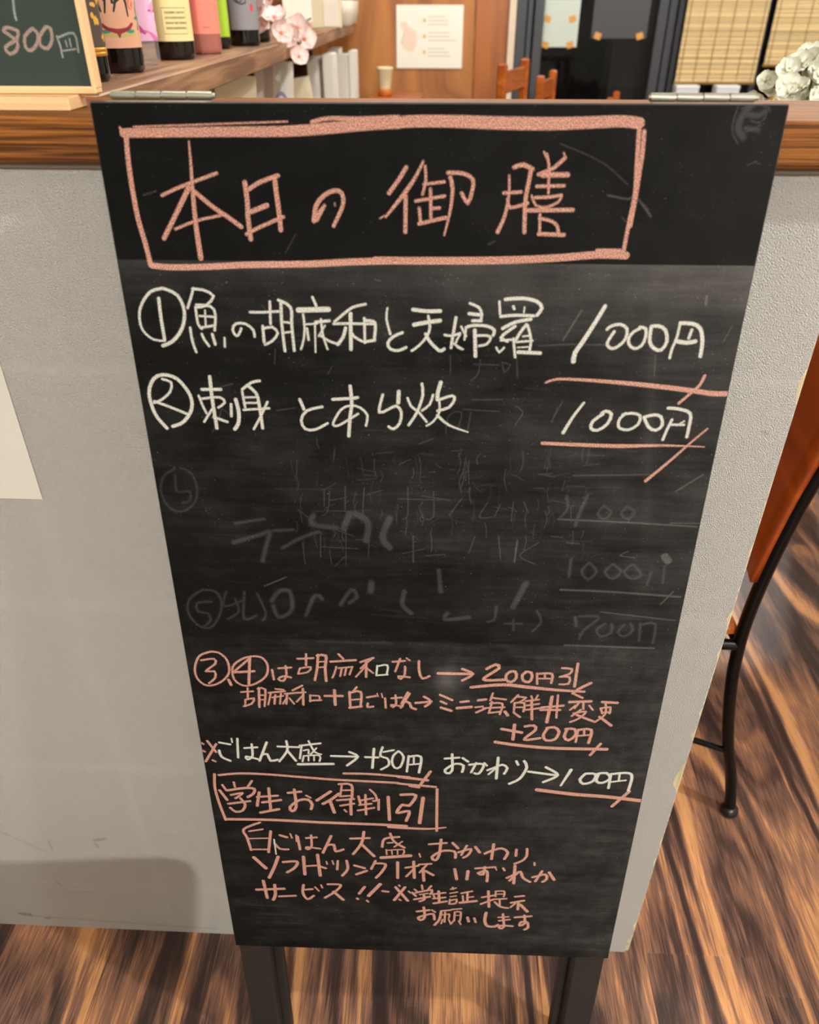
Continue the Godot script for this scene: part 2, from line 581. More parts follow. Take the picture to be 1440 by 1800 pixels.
# ---------------------------------------------------------------- the menu board
func menu_board():
	var W := 0.41688
	var H := 0.83787
	var tilt := 0.08873
	var yb := 0.22568
	var t := thing("menu_board", "black folding chalk menu board with handwritten pink and white dishes and prices before the counter", "sign", Vector3(-0.00685, 0, 0.125), 0.010284)
	var b := board_canvas()
	b.chalk("p", "22>28:73,68 173,66 325,64 476,62 576,55 676,46 748,42")
	b.chalk("p", "27>30>26:740,42 790,39 879,39 987,42 1110,43 1207,40 1280,37 1322,41")
	b.chalk("p", "10:537,42 577,34 652,34 746,30/5:99,54 276,48 477,41/7:65,56 68,69 75,76")
	b.chalk("p", "13>14:77,76 73,128 72,195 75,268 84,329 89,381")
	b.chalk("p", "16>19:92,382 141,386 234,384 344,378 507,374 615,368 745,363")
	b.chalk("p", "20:685,363 792,363 953,361 1059,358 1164,352 1258,344 1332,345")
	b.chalk("p", "10:1257,333 1315,333")
	b.chalk("p", "11:1323,50 1330,144 1334,200 1329,263 1324,340/11:1336,59 1339,108 1338,153 1337,200 1333,273")
	b.chalk("p", "5>12>15:231,85 229,137 225,208 223,282 225,361/9:146,209 201,187 291,157/13:216,191 186,237 135,313/12:231,201 274,237 303,256 340,283/8:168,290 227,269 290,256")
	b.chalk("p", "13:360,178 362,222 360,261 362,313/11:370,193 395,178 445,161/13:436,166 438,207 441,250 442,290/13:370,246 411,231/10:352,301 385,285 451,258")
	b.chalk("p", "13>10:529,267 537,230 559,206 585,195 603,201 606,225 593,254 579,279/17>9:535,262 546,247 558,230/5:584,225 585,230")
	b.chalk("p", "11:765,141 745,171 722,200/7>12>7:807,127 786,166 755,207 713,256/11:764,207 763,292/8:812,138 814,171 806,202/8:809,179 860,173/9:789,218 861,206/9:826,190 828,257/9:833,235 849,234/9:798,235 802,267/10:798,272 833,264 865,257/11>6:875,163 881,189 877,237 863,299/10:869,152 908,154 931,168 930,194 920,222 904,199/5:698,260 711,253")
	b.chalk("p", "6>11:1020,158 1022,202 1015,251 999,290/11:1031,139 1053,133 1076,143/11:1072,148 1069,174 1064,217 1067,290/9:1009,198 1052,195/9:1020,212 1027,232 1070,221")
	b.chalk("p", "7:1108,109 1115,132 1120,197/10:1153,117 1129,139 1092,155/13:1102,156 1163,155/9:1090,182 1157,180/9:1088,208 1125,206 1152,202/7:1079,204 1091,226 1117,230 1146,218 1153,204/11:1072,238 1184,236/8:1103,248 1106,292/9:1103,257 1130,262 1149,274 1154,297/11:1104,294 1168,296/5:1101,104 1109,120/5:1149,106 1154,118")
	b.chalk("w", "9>11:113,441 149,459 162,502 149,549 118,585 89,598/9>7:113,441 78,450 49,482 36,516 39,555 65,581 96,584/10:97,468 95,515 96,581")
	b.chalk("w", "8:195,440 184,467 172,493/8:192,442 220,444 247,460 223,486 196,491/8:194,491 195,536 204,549/8:197,484 236,488 246,509 239,553/7:202,514 241,516/6:219,499 216,540/8:202,546 238,540/8:172,547 173,584 180,615/8:202,564 207,579 218,597/9:231,564 236,592/7:264,574 262,599")
	b.chalk("w", "8:313,547 305,563 296,567 289,550 300,534 326,534 346,551 348,569")
	b.chalk("w", "8:342,502 376,502 420,499/8:398,473 395,533/9:373,540 373,584/8:374,547 399,542 413,559 395,581 375,591/9:428,473 426,524 427,568 429,608/9:422,469 453,488 453,537 455,607/7:430,528 452,530/7:432,557 452,554")
	b.chalk("w", "8:514,460 523,483/15:474,495 555,492/7:486,506 488,541 483,576 474,603/6:486,534 523,531/6:517,527 514,611/8:494,545 497,576/9:519,527 556,523/7:534,519 537,562 548,602/8:528,562 553,579 575,586/6:544,536 525,566")
	b.chalk("w", "8:656,477 621,486 595,505 571,525/8:568,531 603,530 676,530/10:600,542 593,566 577,588")
	b.chalk("w", "11:615,503 613,601/8:614,548 622,565 644,578/8:652,515 652,582/9:654,521 675,523 682,534 678,573/9:650,580 679,575")
	b.chalk("w", "6>8:715,487 712,516 722,557/9:755,553 731,564 715,582 722,599 744,603 765,594")
	b.chalk("w", "11:784,490 821,494 857,493/12:787,531 821,524 857,519/8:825,507 830,537 822,563 800,589 781,603/10:819,556 830,576 857,602 870,597")
	b.chalk("w", "9:900,510 894,553 889,593/8:871,558 890,560 912,553/7:912,557 900,584 918,597/6:891,579 922,597/7:915,535 929,561")
	b.chalk("w", "8:936,472 960,482 969,501 966,518/10:935,499 961,502/9:945,518 968,518/9:928,537 945,531 984,532 1005,543 1002,558/7:928,540 925,570/11:952,544 957,616/8:953,559 985,558 996,565 986,582 965,587")
	b.chalk("w", "7:1014,466 1018,500/10:1030,460 1076,457 1114,465 1128,482 1117,501/8:1052,479 1055,485/5:1082,480 1081,495/9:1020,506 1058,502 1109,503/10:1101,512 1059,521 1027,538/9:1060,532 1040,547 1024,564 1042,573/7:1024,571 1058,568/7:1013,591 1022,604 1034,591/8:1058,566 1066,617/9:1090,527 1074,551 1063,573/8:1094,529 1106,568 1104,599/7:1068,575 1110,571/11:1074,603 1134,605/6:1084,559 1100,557/5:1071,590 1101,588")
	b.chalk("w", "11>14:1295,475 1275,517 1247,571 1229,603 1227,627/9:1328,543 1316,566 1314,580 1328,590 1345,582 1361,562 1361,535 1341,523 1318,528 1308,537/9:1395,534 1381,542 1370,558 1372,577 1388,589 1406,581 1414,557 1411,534 1395,530/10:1425,530 1427,569 1442,588 1461,592 1473,568 1464,537 1443,526 1425,528/8:1500,516 1498,556 1490,588 1488,614/11:1501,518 1533,519 1556,532 1568,567 1570,608/9:1534,536 1530,558/12:1503,568 1527,571 1549,567")
	b.chalk("p", "7>14>16:1157,689 1184,679 1243,679 1363,686 1482,697 1562,706 1623,714 1662,714/9:1592,663 1583,691 1560,717 1535,744")
	b.chalk("w", "8>11:1269,747 1243,790 1220,839/10:1327,780 1301,802 1298,824 1317,830 1343,810 1351,780 1334,771 1323,778/9:1391,777 1377,792 1374,810 1381,823 1406,827 1431,809 1432,783 1407,776 1383,781/10:1444,787 1461,817 1483,827 1499,812 1492,786 1471,780 1446,787/9:1524,794 1515,825 1508,856/10:1508,759 1536,761 1572,774 1576,815 1575,846/8:1524,809 1560,809/6:1559,798 1541,811")
	b.chalk("p", "11>13>4:1163,873 1265,876 1388,878 1510,874 1631,876/6>11:1629,820 1590,863 1539,923 1479,989")
	b.chalk("w", "11:63,845 35,801 27,738 47,695 76,682 115,694 145,741 144,784 115,824 81,839/8:72,695 96,704 89,732 60,757 36,767/9:39,762 85,780 128,799")
	b.chalk("w", "11:209,686 208,754 211,842/10:182,724 236,723/8:170,743 178,774 186,796/8:178,752 231,747 243,763 223,778/8:204,783 176,823/9:206,808 244,822/9:261,768 258,804/12:276,753 281,792 276,826 264,844")
	b.chalk("w", "9:350,696 327,701 298,722/8:297,729 301,777/10:313,710 337,733 343,776 346,840/7:304,746 334,745/7:298,763 339,762/8:296,784 370,778/8:367,759 345,801 320,843")
	b.chalk("w", "10:461,750 471,779/9:524,771 479,784 461,813 471,840 499,842 537,822/10:556,748 622,743")
	b.chalk("w", "9:580,747 628,741/11:607,708 610,758 603,806 598,860/8:627,791 601,808 573,826 556,829 555,817 579,778 607,766 634,772 654,795 649,827")
	b.chalk("w", "9:699,732 688,785 716,775 738,765 752,784 747,818 729,836 715,829/12:745,722 743,755")
	b.chalk("w", "8:770,741 779,764 793,776/9:810,698 813,731 797,783 773,823/8:842,730 833,759 811,778/8:802,783 825,812/12:863,693 855,725 855,744/9:860,744 896,732 903,743 888,767 856,778/7:860,749 861,782 843,812 825,824/10>5:856,792 889,821 945,842")
	b.chalk("p", "9:91,1674 50,1693 26,1749 30,1799 61,1827 108,1811 144,1767 144,1710 118,1677 88,1674/9:53,1713 98,1705 101,1726 63,1762 94,1761 93,1790 68,1816/12:140,1799 146,1821")
	b.chalk("p", "9:232,1690 198,1702 161,1738 160,1795 191,1823 231,1814 274,1777 284,1727 265,1693 229,1690/9:226,1697 164,1759/11:164,1763 234,1756/11:224,1701 210,1815")
	b.chalk("p", "9:298,1748 301,1791/9:321,1740 366,1735/9:347,1729 347,1768 334,1797 317,1789 335,1775 362,1780")
	b.chalk("p", "9:391,1696 446,1691/9:422,1674 419,1723/8:396,1738 389,1763/8:396,1738 435,1731 423,1754 389,1763/10:463,1676 457,1736 446,1789/11:460,1680 490,1679 485,1735 486,1792/7:464,1707 483,1705/7:461,1732 482,1729")
	b.chalk("p", "9:534,1671 550,1691/10:505,1705 593,1695/8:524,1727 517,1755 508,1777/8:532,1733 581,1725/8:543,1733 536,1769/8:559,1729 552,1764/8:578,1732 569,1760")
	b.chalk("p", "10:653,1684 609,1704/8:648,1688 609,1731/10:629,1695 627,1769/8:625,1723 591,1770/8:631,1730 652,1751")
	b.chalk("w", "8:667,1718 663,1757/8:666,1721 702,1714 699,1756/8:663,1761 702,1756")
	b.chalk("p", "9:721,1699 762,1693/9:746,1685 729,1741/9:763,1719 762,1754 748,1774 740,1762 779,1766/7:768,1681 779,1691")
	b.chalk("p", "10:811,1693 812,1736 824,1770 848,1758/12:878,1745 998,1744/11:961,1723 998,1744 963,1774")
	b.chalk("p", "12:1045,1720 1074,1700 1087,1715 1036,1767 1108,1766/11:1129,1729 1115,1741 1114,1765 1132,1776 1149,1756 1144,1729 1126,1729/11:1183,1728 1169,1743 1174,1767 1193,1774 1203,1754 1198,1731 1180,1728/9:1219,1734 1223,1781/10:1220,1736 1270,1735 1271,1775/8:1246,1736 1248,1756/8:1221,1757 1269,1756/9:1303,1708 1336,1711 1330,1733 1298,1747 1331,1746 1331,1777 1301,1780/11:1354,1688 1353,1788")
	b.chalk("p", "13>15>10:995,1804 1103,1789 1194,1797 1286,1806 1389,1811/12:1408,1771 1369,1799 1351,1820")
	b.chalk("p", "9:179,1853 222,1848/9:204,1834 200,1878/8:190,1889 187,1919/9:190,1889 222,1881 211,1907 181,1920/10:244,1832 238,1921/9:240,1836 266,1837 257,1917/7:246,1865 260,1865/7:244,1887 259,1886")
	b.chalk("p", "8:303,1834 331,1837/9:278,1853 336,1844/8:284,1857 271,1909/9:300,1863 294,1904/8:288,1875 328,1866/8:321,1855 314,1904")
	b.chalk("p", "9:399,1816 364,1839/9:335,1856 409,1846/9:343,1855 337,1903/8:350,1876 365,1902/8:339,1877 325,1903/10:401,1831 398,1905/8:393,1868 375,1892/8:425,1859 424,1889/8:425,1861 456,1862 458,1874/9:423,1885 463,1881")
	b.chalk("p", "11:478,1861 540,1859/12:513,1834 513,1901/9:592,1817 578,1839/10:566,1840 567,1914/10:569,1843 606,1838 604,1905/8:571,1876 602,1872/11:564,1914 607,1906")
	b.chalk("p", "10:628,1863 659,1855/10:630,1891 629,1908 649,1905/6:664,1844 667,1857/6:680,1843 683,1861/9:692,1865 694,1909/9:715,1864 751,1859/9:729,1849 731,1889 720,1905 714,1895 754,1901/10:779,1840 748,1907")
	b.chalk("p", "11:773,1835 751,1889/11:760,1876 779,1884 785,1904 801,1912/11:801,1883 853,1875/11:831,1853 856,1874 835,1898")
	b.chalk("p", "10:887,1842 930,1865/10:890,1872 909,1883/12:892,1902 928,1915/11:961,1873 988,1868/13:949,1902 999,1895")
	b.chalk("p", "11:1022,1863 1049,1858/9:1014,1896 1039,1891/10:1018,1920 1048,1901/9:1072,1829 1065,1862/9:1067,1849 1119,1856/9:1071,1869 1064,1915/9:1065,1876 1108,1876 1102,1926/9:1042,1899 1116,1892/9:1062,1921 1105,1913/13:1120,1913 1130,1929")
	b.chalk("p", "9:1161,1834 1139,1867/9:1155,1842 1189,1845 1169,1866/9:1151,1871 1151,1916/9:1151,1871 1185,1870 1185,1910/8:1152,1891 1183,1890/10:1151,1916 1174,1936/8:1207,1837 1214,1856/8:1230,1832 1223,1852/9:1190,1861 1235,1852/9:1195,1881 1237,1872/9:1193,1902 1242,1892/11:1210,1857 1218,1946")
	b.chalk("p", "11:1248,1889 1323,1877/11:1245,1900 1313,1898/13:1280,1838 1276,1903 1272,1957/9:1300,1830 1304,1935")
	b.chalk("p", "10:1360,1825 1386,1839/12:1343,1860 1418,1854/9:1376,1863 1364,1888/9:1392,1863 1395,1891/9:1366,1876 1349,1896/8:1414,1874 1429,1894/9:1386,1895 1358,1925/9:1363,1912 1405,1903 1384,1936 1355,1954/11:1376,1920 1435,1947")
	b.chalk("p", "12:1458,1856 1510,1858/9:1455,1885 1464,1909/9:1458,1885 1488,1879 1489,1908/9:1464,1905 1491,1902/9:1470,1860 1474,1913 1442,1951/12:1457,1926 1502,1965")
	b.chalk("p", "13:1113,1996 1186,2011/13:1158,1974 1157,2046/12:1196,1981 1227,1975 1235,1996 1198,2045 1254,2036/12:1278,1986 1265,2021 1277,2046 1308,2040 1320,2002 1302,1981 1275,1986/12:1347,1992 1341,2026 1358,2043 1381,2016 1374,1987 1343,1988/10:1387,1991 1385,2050/12:1387,1991 1434,1989 1432,2053/9:1409,1990 1412,2015/9:1390,2020 1430,2014")
	b.chalk("p", "15:1094,2061 1184,2075 1312,2084 1501,2082/12:1476,2056 1445,2113")
	b.chalk("p", "11:27,2096 53,2151/11:58,2111 8,2202/10:2,2105 10,2112/10:36,2195 45,2201/10:2,2145 11,2151")
	b.chalk("w", "10:71,2102 111,2110/11:66,2143 71,2175 102,2195/7:119,2080 120,2099/10:141,2080 134,2177/10:163,2127 211,2121/10:192,2106 189,2167 169,2186 165,2170 208,2182")
	b.chalk("w", "11:249,2095 214,2190/11:229,2157 247,2156 256,2189 283,2182/10:289,2114 368,2115/10:323,2085 323,2133 289,2191/11:323,2133 352,2185")
	b.chalk("w", "10:372,2107 449,2092/9:378,2111 368,2172/9:406,2082 426,2137 449,2148/8:385,2131 403,2126 402,2146/8:433,2117 407,2154/8:383,2159 377,2188/8:383,2159 443,2154 441,2184/7:401,2161 400,2183/7:422,2160 421,2182/13:360,2203 492,2196/11:487,2155 585,2155/11:556,2132 586,2155 545,2202")
	b.chalk("w", "11:615,2156 662,2156/11:648,2112 640,2211/10:680,2103 671,2148 697,2159 703,2192 673,2218/9:683,2127 721,2116/10:739,2121 721,2142 714,2175 724,2207 745,2202 758,2149 742,2123")
	b.chalk("w", "10:777,2144 770,2225/11:777,2148 822,2146 816,2228/8:796,2152 796,2183/9:777,2189 816,2183")
	b.chalk("w", "11:912,2152 964,2145/11:938,2129 940,2214 921,2228 914,2210 952,2177 982,2185 978,2219/11:978,2147 998,2164/11:1004,2180 1056,2176 1042,2224 1025,2224/10:1029,2170 1012,2220/10:1059,2169 1069,2182/12:1109,2140 1108,2248/11:1073,2206 1102,2189 1127,2175 1146,2192 1136,2222/9:1102,2196 1078,2227/11:1177,2155 1185,2173/12:1206,2154 1218,2185 1196,2245 1159,2274")
	b.chalk("w", "12:1226,2207 1334,2223/12:1289,2182 1336,2221 1286,2260/14>9:1383,2192 1353,2276/12:1437,2212 1421,2240 1436,2263 1470,2248 1476,2211 1440,2209/12:1488,2207 1483,2247 1507,2255 1533,2231 1516,2203 1485,2208/11:1533,2208 1533,2282/12:1533,2208 1607,2205 1609,2293/9:1565,2207 1566,2239/9:1539,2249 1592,2238")
	b.chalk("p", "18:1266,2302 1400,2320 1532,2329 1663,2345/14:1613,2297 1559,2380")
	b.chalk("p", "12:531,2245 637,2244 780,2255/10:781,2302 817,2309")
	b.chalk("p", "14:737,2254 849,2268/13:859,2222 817,2302")
	b.chalk("p", "12:50,2273 126,2261 229,2261 358,2270 486,2279 614,2283 737,2287")
	b.chalk("p", "12:737,2290 880,2303")
	b.chalk("p", "12:33,2269 26,2345 34,2435 48,2523/15:48,2519 234,2515 448,2521 662,2523 768,2527")
	b.chalk("p", "12:886,2315 889,2549/16>9:699,2534 752,2538 859,2539 923,2528")
	b.chalk("p", "11:57,2326 69,2355/10:103,2309 105,2335/11:174,2299 155,2333/13:43,2356 66,2407/13:74,2355 144,2339 180,2343 173,2369 150,2389/11:85,2380 131,2367 101,2398/12:69,2430 156,2411/12:120,2397 135,2431 121,2466 93,2474 74,2452")
	b.chalk("p", "13:197,2361 182,2436/12:187,2387 267,2376/13:236,2337 234,2457/13:205,2416 278,2400/14:192,2475 266,2452")
	b.chalk("p", "13:310,2359 360,2350/13:335,2340 336,2437 318,2461 312,2438 349,2399 386,2394 400,2419 394,2446/10:380,2371 395,2382")
	b.chalk("p", "14:475,2345 420,2396/14:508,2355 470,2394 443,2414/15:472,2401 485,2461/12:510,2303 557,2305 557,2375/9:520,2310 513,2362/9:519,2336 556,2334/10:510,2370 555,2364/11:499,2392 565,2382/11:511,2422 564,2408/13:552,2383 551,2470/10:526,2444 533,2455")
	b.chalk("p", "11:583,2367 590,2411/10:629,2328 649,2356 653,2386 640,2390/10:591,2389 638,2375/11:610,2358 610,2467/10:585,2415 632,2405/11:579,2446 642,2428/11:661,2382 660,2438/14:698,2365 702,2494")
	b.chalk("p", "14:748,2351 804,2351 779,2410 753,2406 732,2452 779,2442 768,2496/16:833,2365 821,2506")
	b.chalk("p", "12:184,2532 115,2575 124,2627 133,2700/10:136,2586 191,2572/13:223,2582 204,2709/8:131,2630 209,2624/10:133,2695 208,2692")
	b.chalk("w", "7:233,2630 234,2720")
	b.chalk("p", "13:259,2604 286,2615/12:233,2654 253,2686 286,2688/8:301,2594 307,2618/9:325,2601 325,2637/12:330,2609 335,2686/12:365,2616 406,2610/11:385,2599 383,2667 366,2684 363,2671 418,2678/13:466,2599 428,2702/13:447,2656 474,2651 481,2691 512,2678")
	b.chalk("p", "12:544,2611 620,2604/13:599,2569 587,2637 552,2704/14:589,2645 637,2713")
	b.chalk("p", "12:671,2655 682,2606 739,2592/12:704,2574 720,2621 760,2655/9:693,2630 712,2628/9:752,2619 720,2653/8:687,2671 689,2700/8:690,2675 758,2668 755,2696/7:709,2674 711,2699/7:733,2673 733,2697/18:667,2721 785,2703/8:821,2689 826,2709")
	b.chalk("p", "12:861,2630 930,2619/13:908,2600 902,2693 887,2727 873,2707 915,2668 964,2670 968,2707/13:955,2618 977,2649/12:981,2673 1029,2651 1019,2688 1001,2705/11:1012,2631 992,2689/13:1047,2638 1065,2669/13:1119,2618 1115,2708/13:1087,2676 1110,2659 1152,2641 1178,2664 1167,2705/12:1212,2646 1212,2683/12:1254,2640 1255,2685 1238,2714 1210,2732/10:1290,2723 1292,2737")
	b.chalk("p", "17:140,2745 184,2810/15:241,2736 222,2796 193,2870/14:260,2768 317,2762 306,2800 272,2832/15:346,2731 345,2841/11:351,2789 396,2783/15:405,2716 409,2846/13:407,2787 434,2798/8:439,2756 442,2772/8:464,2750 468,2771/11:487,2749 482,2804/13:523,2747 526,2798 502,2842/13:555,2775 596,2790/14:562,2830 604,2807/12:642,2742 624,2793/13:639,2758 683,2761 668,2808 643,2848")
	b.chalk("p", "14:733,2747 733,2845/12:766,2779 818,2764/14:799,2740 802,2841/11:799,2786 769,2834/11:821,2756 871,2749/11:854,2754 824,2806/14:838,2780 842,2857/14:849,2796 880,2820")
	b.chalk("p", "14:968,2778 978,2841/15:1023,2788 1020,2839/12:1053,2769 1132,2757/13:1091,2759 1085,2806 1065,2798 1100,2784 1104,2848/7:1135,2761 1139,2775/11:1166,2762 1172,2776/14:1213,2745 1215,2855/13:1185,2822 1217,2797/13:1197,2839 1222,2795 1238,2781 1251,2819 1281,2843/13:1290,2813 1340,2793 1348,2822 1333,2840/12:1325,2773 1303,2838/14:1355,2780 1379,2825")
	b.chalk("p", "15:132,2952 250,2940/15:166,2893 173,3004/15:212,2917 210,2980 198,3016/13:226,2992 296,2984/13:335,2911 329,2964 346,3004 374,2980/12:336,2942 371,2936/9:383,2922 398,2947/9:409,2907 414,2925/13:438,2901 492,2903 467,2948 422,2991/15:461,2949 499,3000/14:593,2911 569,2956/12:559,2988 563,2993/17:659,2890 609,2968/11:601,3000 606,3008/13:669,2934 692,2937")
	b.chalk("p", "14:724,2906 775,2992/14:763,2904 718,2991/10:738,2892 741,2898/10:779,2930 785,2938/10:739,2985 745,2992")
	b.chalk("p", "10:803,2915 814,2928/10:834,2887 837,2913/11:873,2890 857,2921/12:794,2938 809,2959/12:809,2937 876,2916 871,2943/9:826,2949 860,2939/13:803,2982 868,2961/12:843,2953 846,2980 826,2994")
	b.chalk("p", "10:882,2942 889,2968/11:888,2942 933,2931/13:905,2923 909,2994/11:883,2973 934,2962/13:886,3004 940,2988")
	b.chalk("p", "9:955,2907 977,2898/9:963,2894 966,2907/9:953,2934 984,2924/9:956,2956 979,2950/9:954,2974 952,3005/10:954,2983 982,2972 978,3000 952,3005/11:1001,2931 1045,2916/11:1026,2926 1028,2983/10:1007,2949 1011,2989/9:1030,2957 1052,2951/15:997,2994 1065,2979")
	b.chalk("p", "12:1089,2953 1142,2937/13:1113,2912 1121,3015/12:1086,2998 1138,2964/9:1143,2911 1180,2909 1179,2944/9:1144,2920 1145,2946/8:1147,2930 1178,2927/11:1138,2964 1191,2957/10:1163,2963 1166,3003/12:1144,2982 1169,3012 1201,3019")
	b.chalk("p", "12:1227,2942 1263,2935/13:1213,2983 1265,2966/13:1243,2972 1244,3026/10:1230,2986 1212,3014/15:1253,2994 1285,3038")
	b.chalk("p", "13:815,3063 867,3051/13:844,3034 848,3103 830,3122 821,3104 856,3084 885,3077 891,3114/10:879,3050 893,3063")
	b.chalk("p", "10:919,3053 959,3046/13:919,3057 912,3113 892,3152/10:936,3061 935,3130/9:925,3080 954,3074 952,3102/9:926,3112 921,3141/9:952,3111 962,3138/10:965,3041 1004,3034/10:977,3059 976,3119/10:977,3059 1002,3057 1002,3117/7:977,3082 1000,3079/9:978,3109 962,3143/9:996,3118 1005,3141")
	b.chalk("p", "14:1033,3093 1039,3120/12:1062,3096 1069,3123/15:1111,3056 1108,3112 1122,3148 1154,3148 1165,3137/10:1165,3085 1207,3078/11:1169,3108 1214,3097/12:1183,3061 1192,3149 1175,3160 1177,3141 1229,3142/13:1236,3081 1304,3069/13:1275,3066 1280,3121 1260,3136 1264,3111 1290,3111 1296,3148 1283,3163")
	b.chalk("g", "6:68,977 32,999 13,1049 27,1105 64,1124 108,1097 126,1047 116,991 85,974/6:65,998 63,1054 102,1053 98,1085 74,1092")
	b.chalk("g", "10:231,1162 324,1144/15:218,1232 308,1200 337,1189 321,1243 305,1298/12:349,1186 412,1181/13:373,1249 427,1214 492,1186/18:478,1128 471,1160 550,1171/22:592,1119 570,1174/22:608,1118 647,1150 640,1215/22:715,1135 692,1201 714,1240")
	b.chalk("g", "9:95,1416 48,1454 35,1506 59,1558 100,1572 137,1525 153,1465 137,1422 95,1416/9:120,1463 70,1471 69,1505 102,1511 107,1541 83,1565/8:173,1421 160,1480 224,1456/8:200,1449 207,1501 167,1532/9:234,1420 222,1530 267,1514/9:275,1426 298,1506 283,1536/16:321,1454 348,1417 384,1416 385,1489 340,1520 325,1475/14:432,1509 467,1428 490,1442/15:550,1462 588,1403 605,1431 580,1454/22:654,1373 650,1408")
	b.chalk("g", "17:761,1406 754,1457 783,1491/16:871,1321 879,1403/16:903,1488 896,1514 974,1503/9:1063,1457 1059,1509 1038,1519/20:1153,1363 1118,1456/8:1122,1508 1125,1551/8:1095,1526 1151,1524/8:1196,1471 1214,1514 1189,1554")
	b.chalk("g", "12:1324,1493 1331,1528/9:1337,1488 1401,1491 1358,1545 1347,1580/9:1425,1516 1400,1543 1417,1569 1450,1551 1446,1516/9:1488,1519 1471,1550 1495,1567 1519,1540 1508,1514/9:1540,1513 1546,1583/9:1544,1517 1588,1512 1593,1591")
	b.chalk("g", "9:1287,1270 1287,1335/9:1345,1281 1325,1313 1349,1343 1372,1312 1349,1283/9:1419,1285 1399,1312 1426,1339 1449,1310 1422,1285/8:1482,1283 1459,1310 1487,1338 1515,1321 1486,1285/7:1544,1312 1538,1361/7:1583,1287 1587,1351/8:1251,1044 1258,1087 1239,1118/10:1314,1039 1300,1087 1287,1146/7:1366,1074 1351,1104 1375,1122 1391,1096 1367,1076/7:1437,1076 1421,1102 1446,1120 1462,1094 1437,1078")
	b.chalk("s", "25:1578,1251 1590,1267/6:1233,1125 1448,1132 1657,1142/4:1577,1131 1681,1130/8:1265,1385 1429,1389 1650,1403/6:1626,1383 1593,1434/5:1405,1469 1652,1497/3:742,1065 872,1066/8:1301,1609 1600,1613/5:1644,965 1572,1023/4:1263,976 1488,968")
	b.chalk("s", "3:578,1177 573,1312/3:431,1109 472,1144/3:517,1039 514,1095/3:581,1025 578,1106/3:639,1030 631,1124/3:533,1044 524,1114 507,1127/3:501,1242 616,1246/3:498,1186 493,1280/3:438,1227 442,1308/6:376,1359 302,1396/3:523,1252 527,1306/3:538,1313 569,1278")
	b.chalk("s", "3:771,1025 771,1120 755,1136/3:849,1038 850,1126 827,1134/3:813,1053 898,1066/3:936,1058 899,1118/3:1015,1071 991,1123 1030,1122/3:1054,1077 1037,1122/3:1092,1069 1090,1136/3:1124,1068 1140,1105/6:1114,1204 1110,1283/4:788,1196 789,1291/3:755,1260 822,1242/3:829,1266 890,1260/3:981,1192 964,1255/3:1054,1190 1066,1276/3:1181,1210 1125,1258 1174,1289/4:1267,1208 1307,1211/4:1462,1235 1438,1251 1486,1258")
	b.chalk("s", "3:1549,-2 1545,22 1542,43 1548,65 1564,84/3:1557,9 1585,1 1618,6 1624,16/3:1584,35 1602,39 1615,30 1616,19/3:1571,62 1609,43/3:1595,131 1617,122")
	b.chalk("g", "17:1577,3 1561,25 1557,51 1573,70/13:1575,22 1599,24 1614,14/11:1575,51 1605,54")
	b.chalk("s", "3:402,604 397,644/3:235,716 272,706/3:232,783 219,817/3:236,783 257,802/3:374,482 389,499/3:559,651 544,674/3:392,785 448,775/3:195,857 218,822")
	b.chalk("s", "3:888,615 889,665/3:971,627 966,668 947,687/3:1033,635 1039,662 1055,639 1030,633/3:1071,621 1077,676/3:954,639 1024,640/3:954,743 1039,741/3:928,772 1032,777/3:1076,760 1100,778 1080,817/3:1209,743 1183,806/3:881,850 888,792 924,781 917,825/3:951,781 944,839/3:1128,585 1210,580/3:682,412 698,416")
	b.chalk("s", "3:1129,585 1213,579 1310,580/5:1234,487 1193,568/3:1639,524 1625,566/7:1557,446 1559,468/3:1196,761 1184,808/3:1449,608 1454,665")
	b.chalk("s", "6:1267,201 1319,210 1338,205 1381,250/4:1309,253 1333,273/4:1373,234 1344,210/4:977,321 993,313/3:1139,86 1242,126 1314,177")
	b.chalk("s", "3:480,300 450,346/4:98,209 132,199")
	var r4 := RandomNumberGenerator.new()
	r4.seed = 17
	for k in 150:
		var p := Vector2(r4.randf_range(420, 1320), r4.randf_range(860, 1220))
		var d := Vector2(r4.randf_range(-8, 8), r4.randf_range(25, 75)) if r4.randf() < 0.6 else Vector2(r4.randf_range(-60, 60), r4.randf_range(-14, 30))
		b.strokes("3:%d,%d %d,%d %d,%d" % [p.x, p.y, p.x + d.x * 0.5 + r4.randf_range(-9, 9), p.y + d.y * 0.5, p.x + d.x, p.y + d.y], Color8(150, 145, 138), r4.randf_range(0.12, 0.42), 1.6, 0.6)
	for k in 60:
		var p2 := Vector2(r4.randf_range(60, 1500), r4.randf_range(400, 3200))
		b.strokes("6:%d,%d %d,%d" % [p2.x, p2.y, p2.x + r4.randf_range(40, 260), p2.y + r4.randf_range(-12, 18)], Color8(140, 136, 132), r4.randf_range(0.06, 0.2), 3.0, 0.6)
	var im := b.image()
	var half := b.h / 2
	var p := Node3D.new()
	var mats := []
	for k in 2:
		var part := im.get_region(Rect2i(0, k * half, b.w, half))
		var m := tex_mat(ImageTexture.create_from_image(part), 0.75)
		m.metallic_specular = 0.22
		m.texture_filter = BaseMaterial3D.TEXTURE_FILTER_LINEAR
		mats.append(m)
	var body := start()
	box(body, Vector3(W, H, 0.0155), at(0, H / 2, -0.00775), 0.0008)
	body.generate_normals()
	body.set_material(M.board_black)
	var mesh := body.commit()
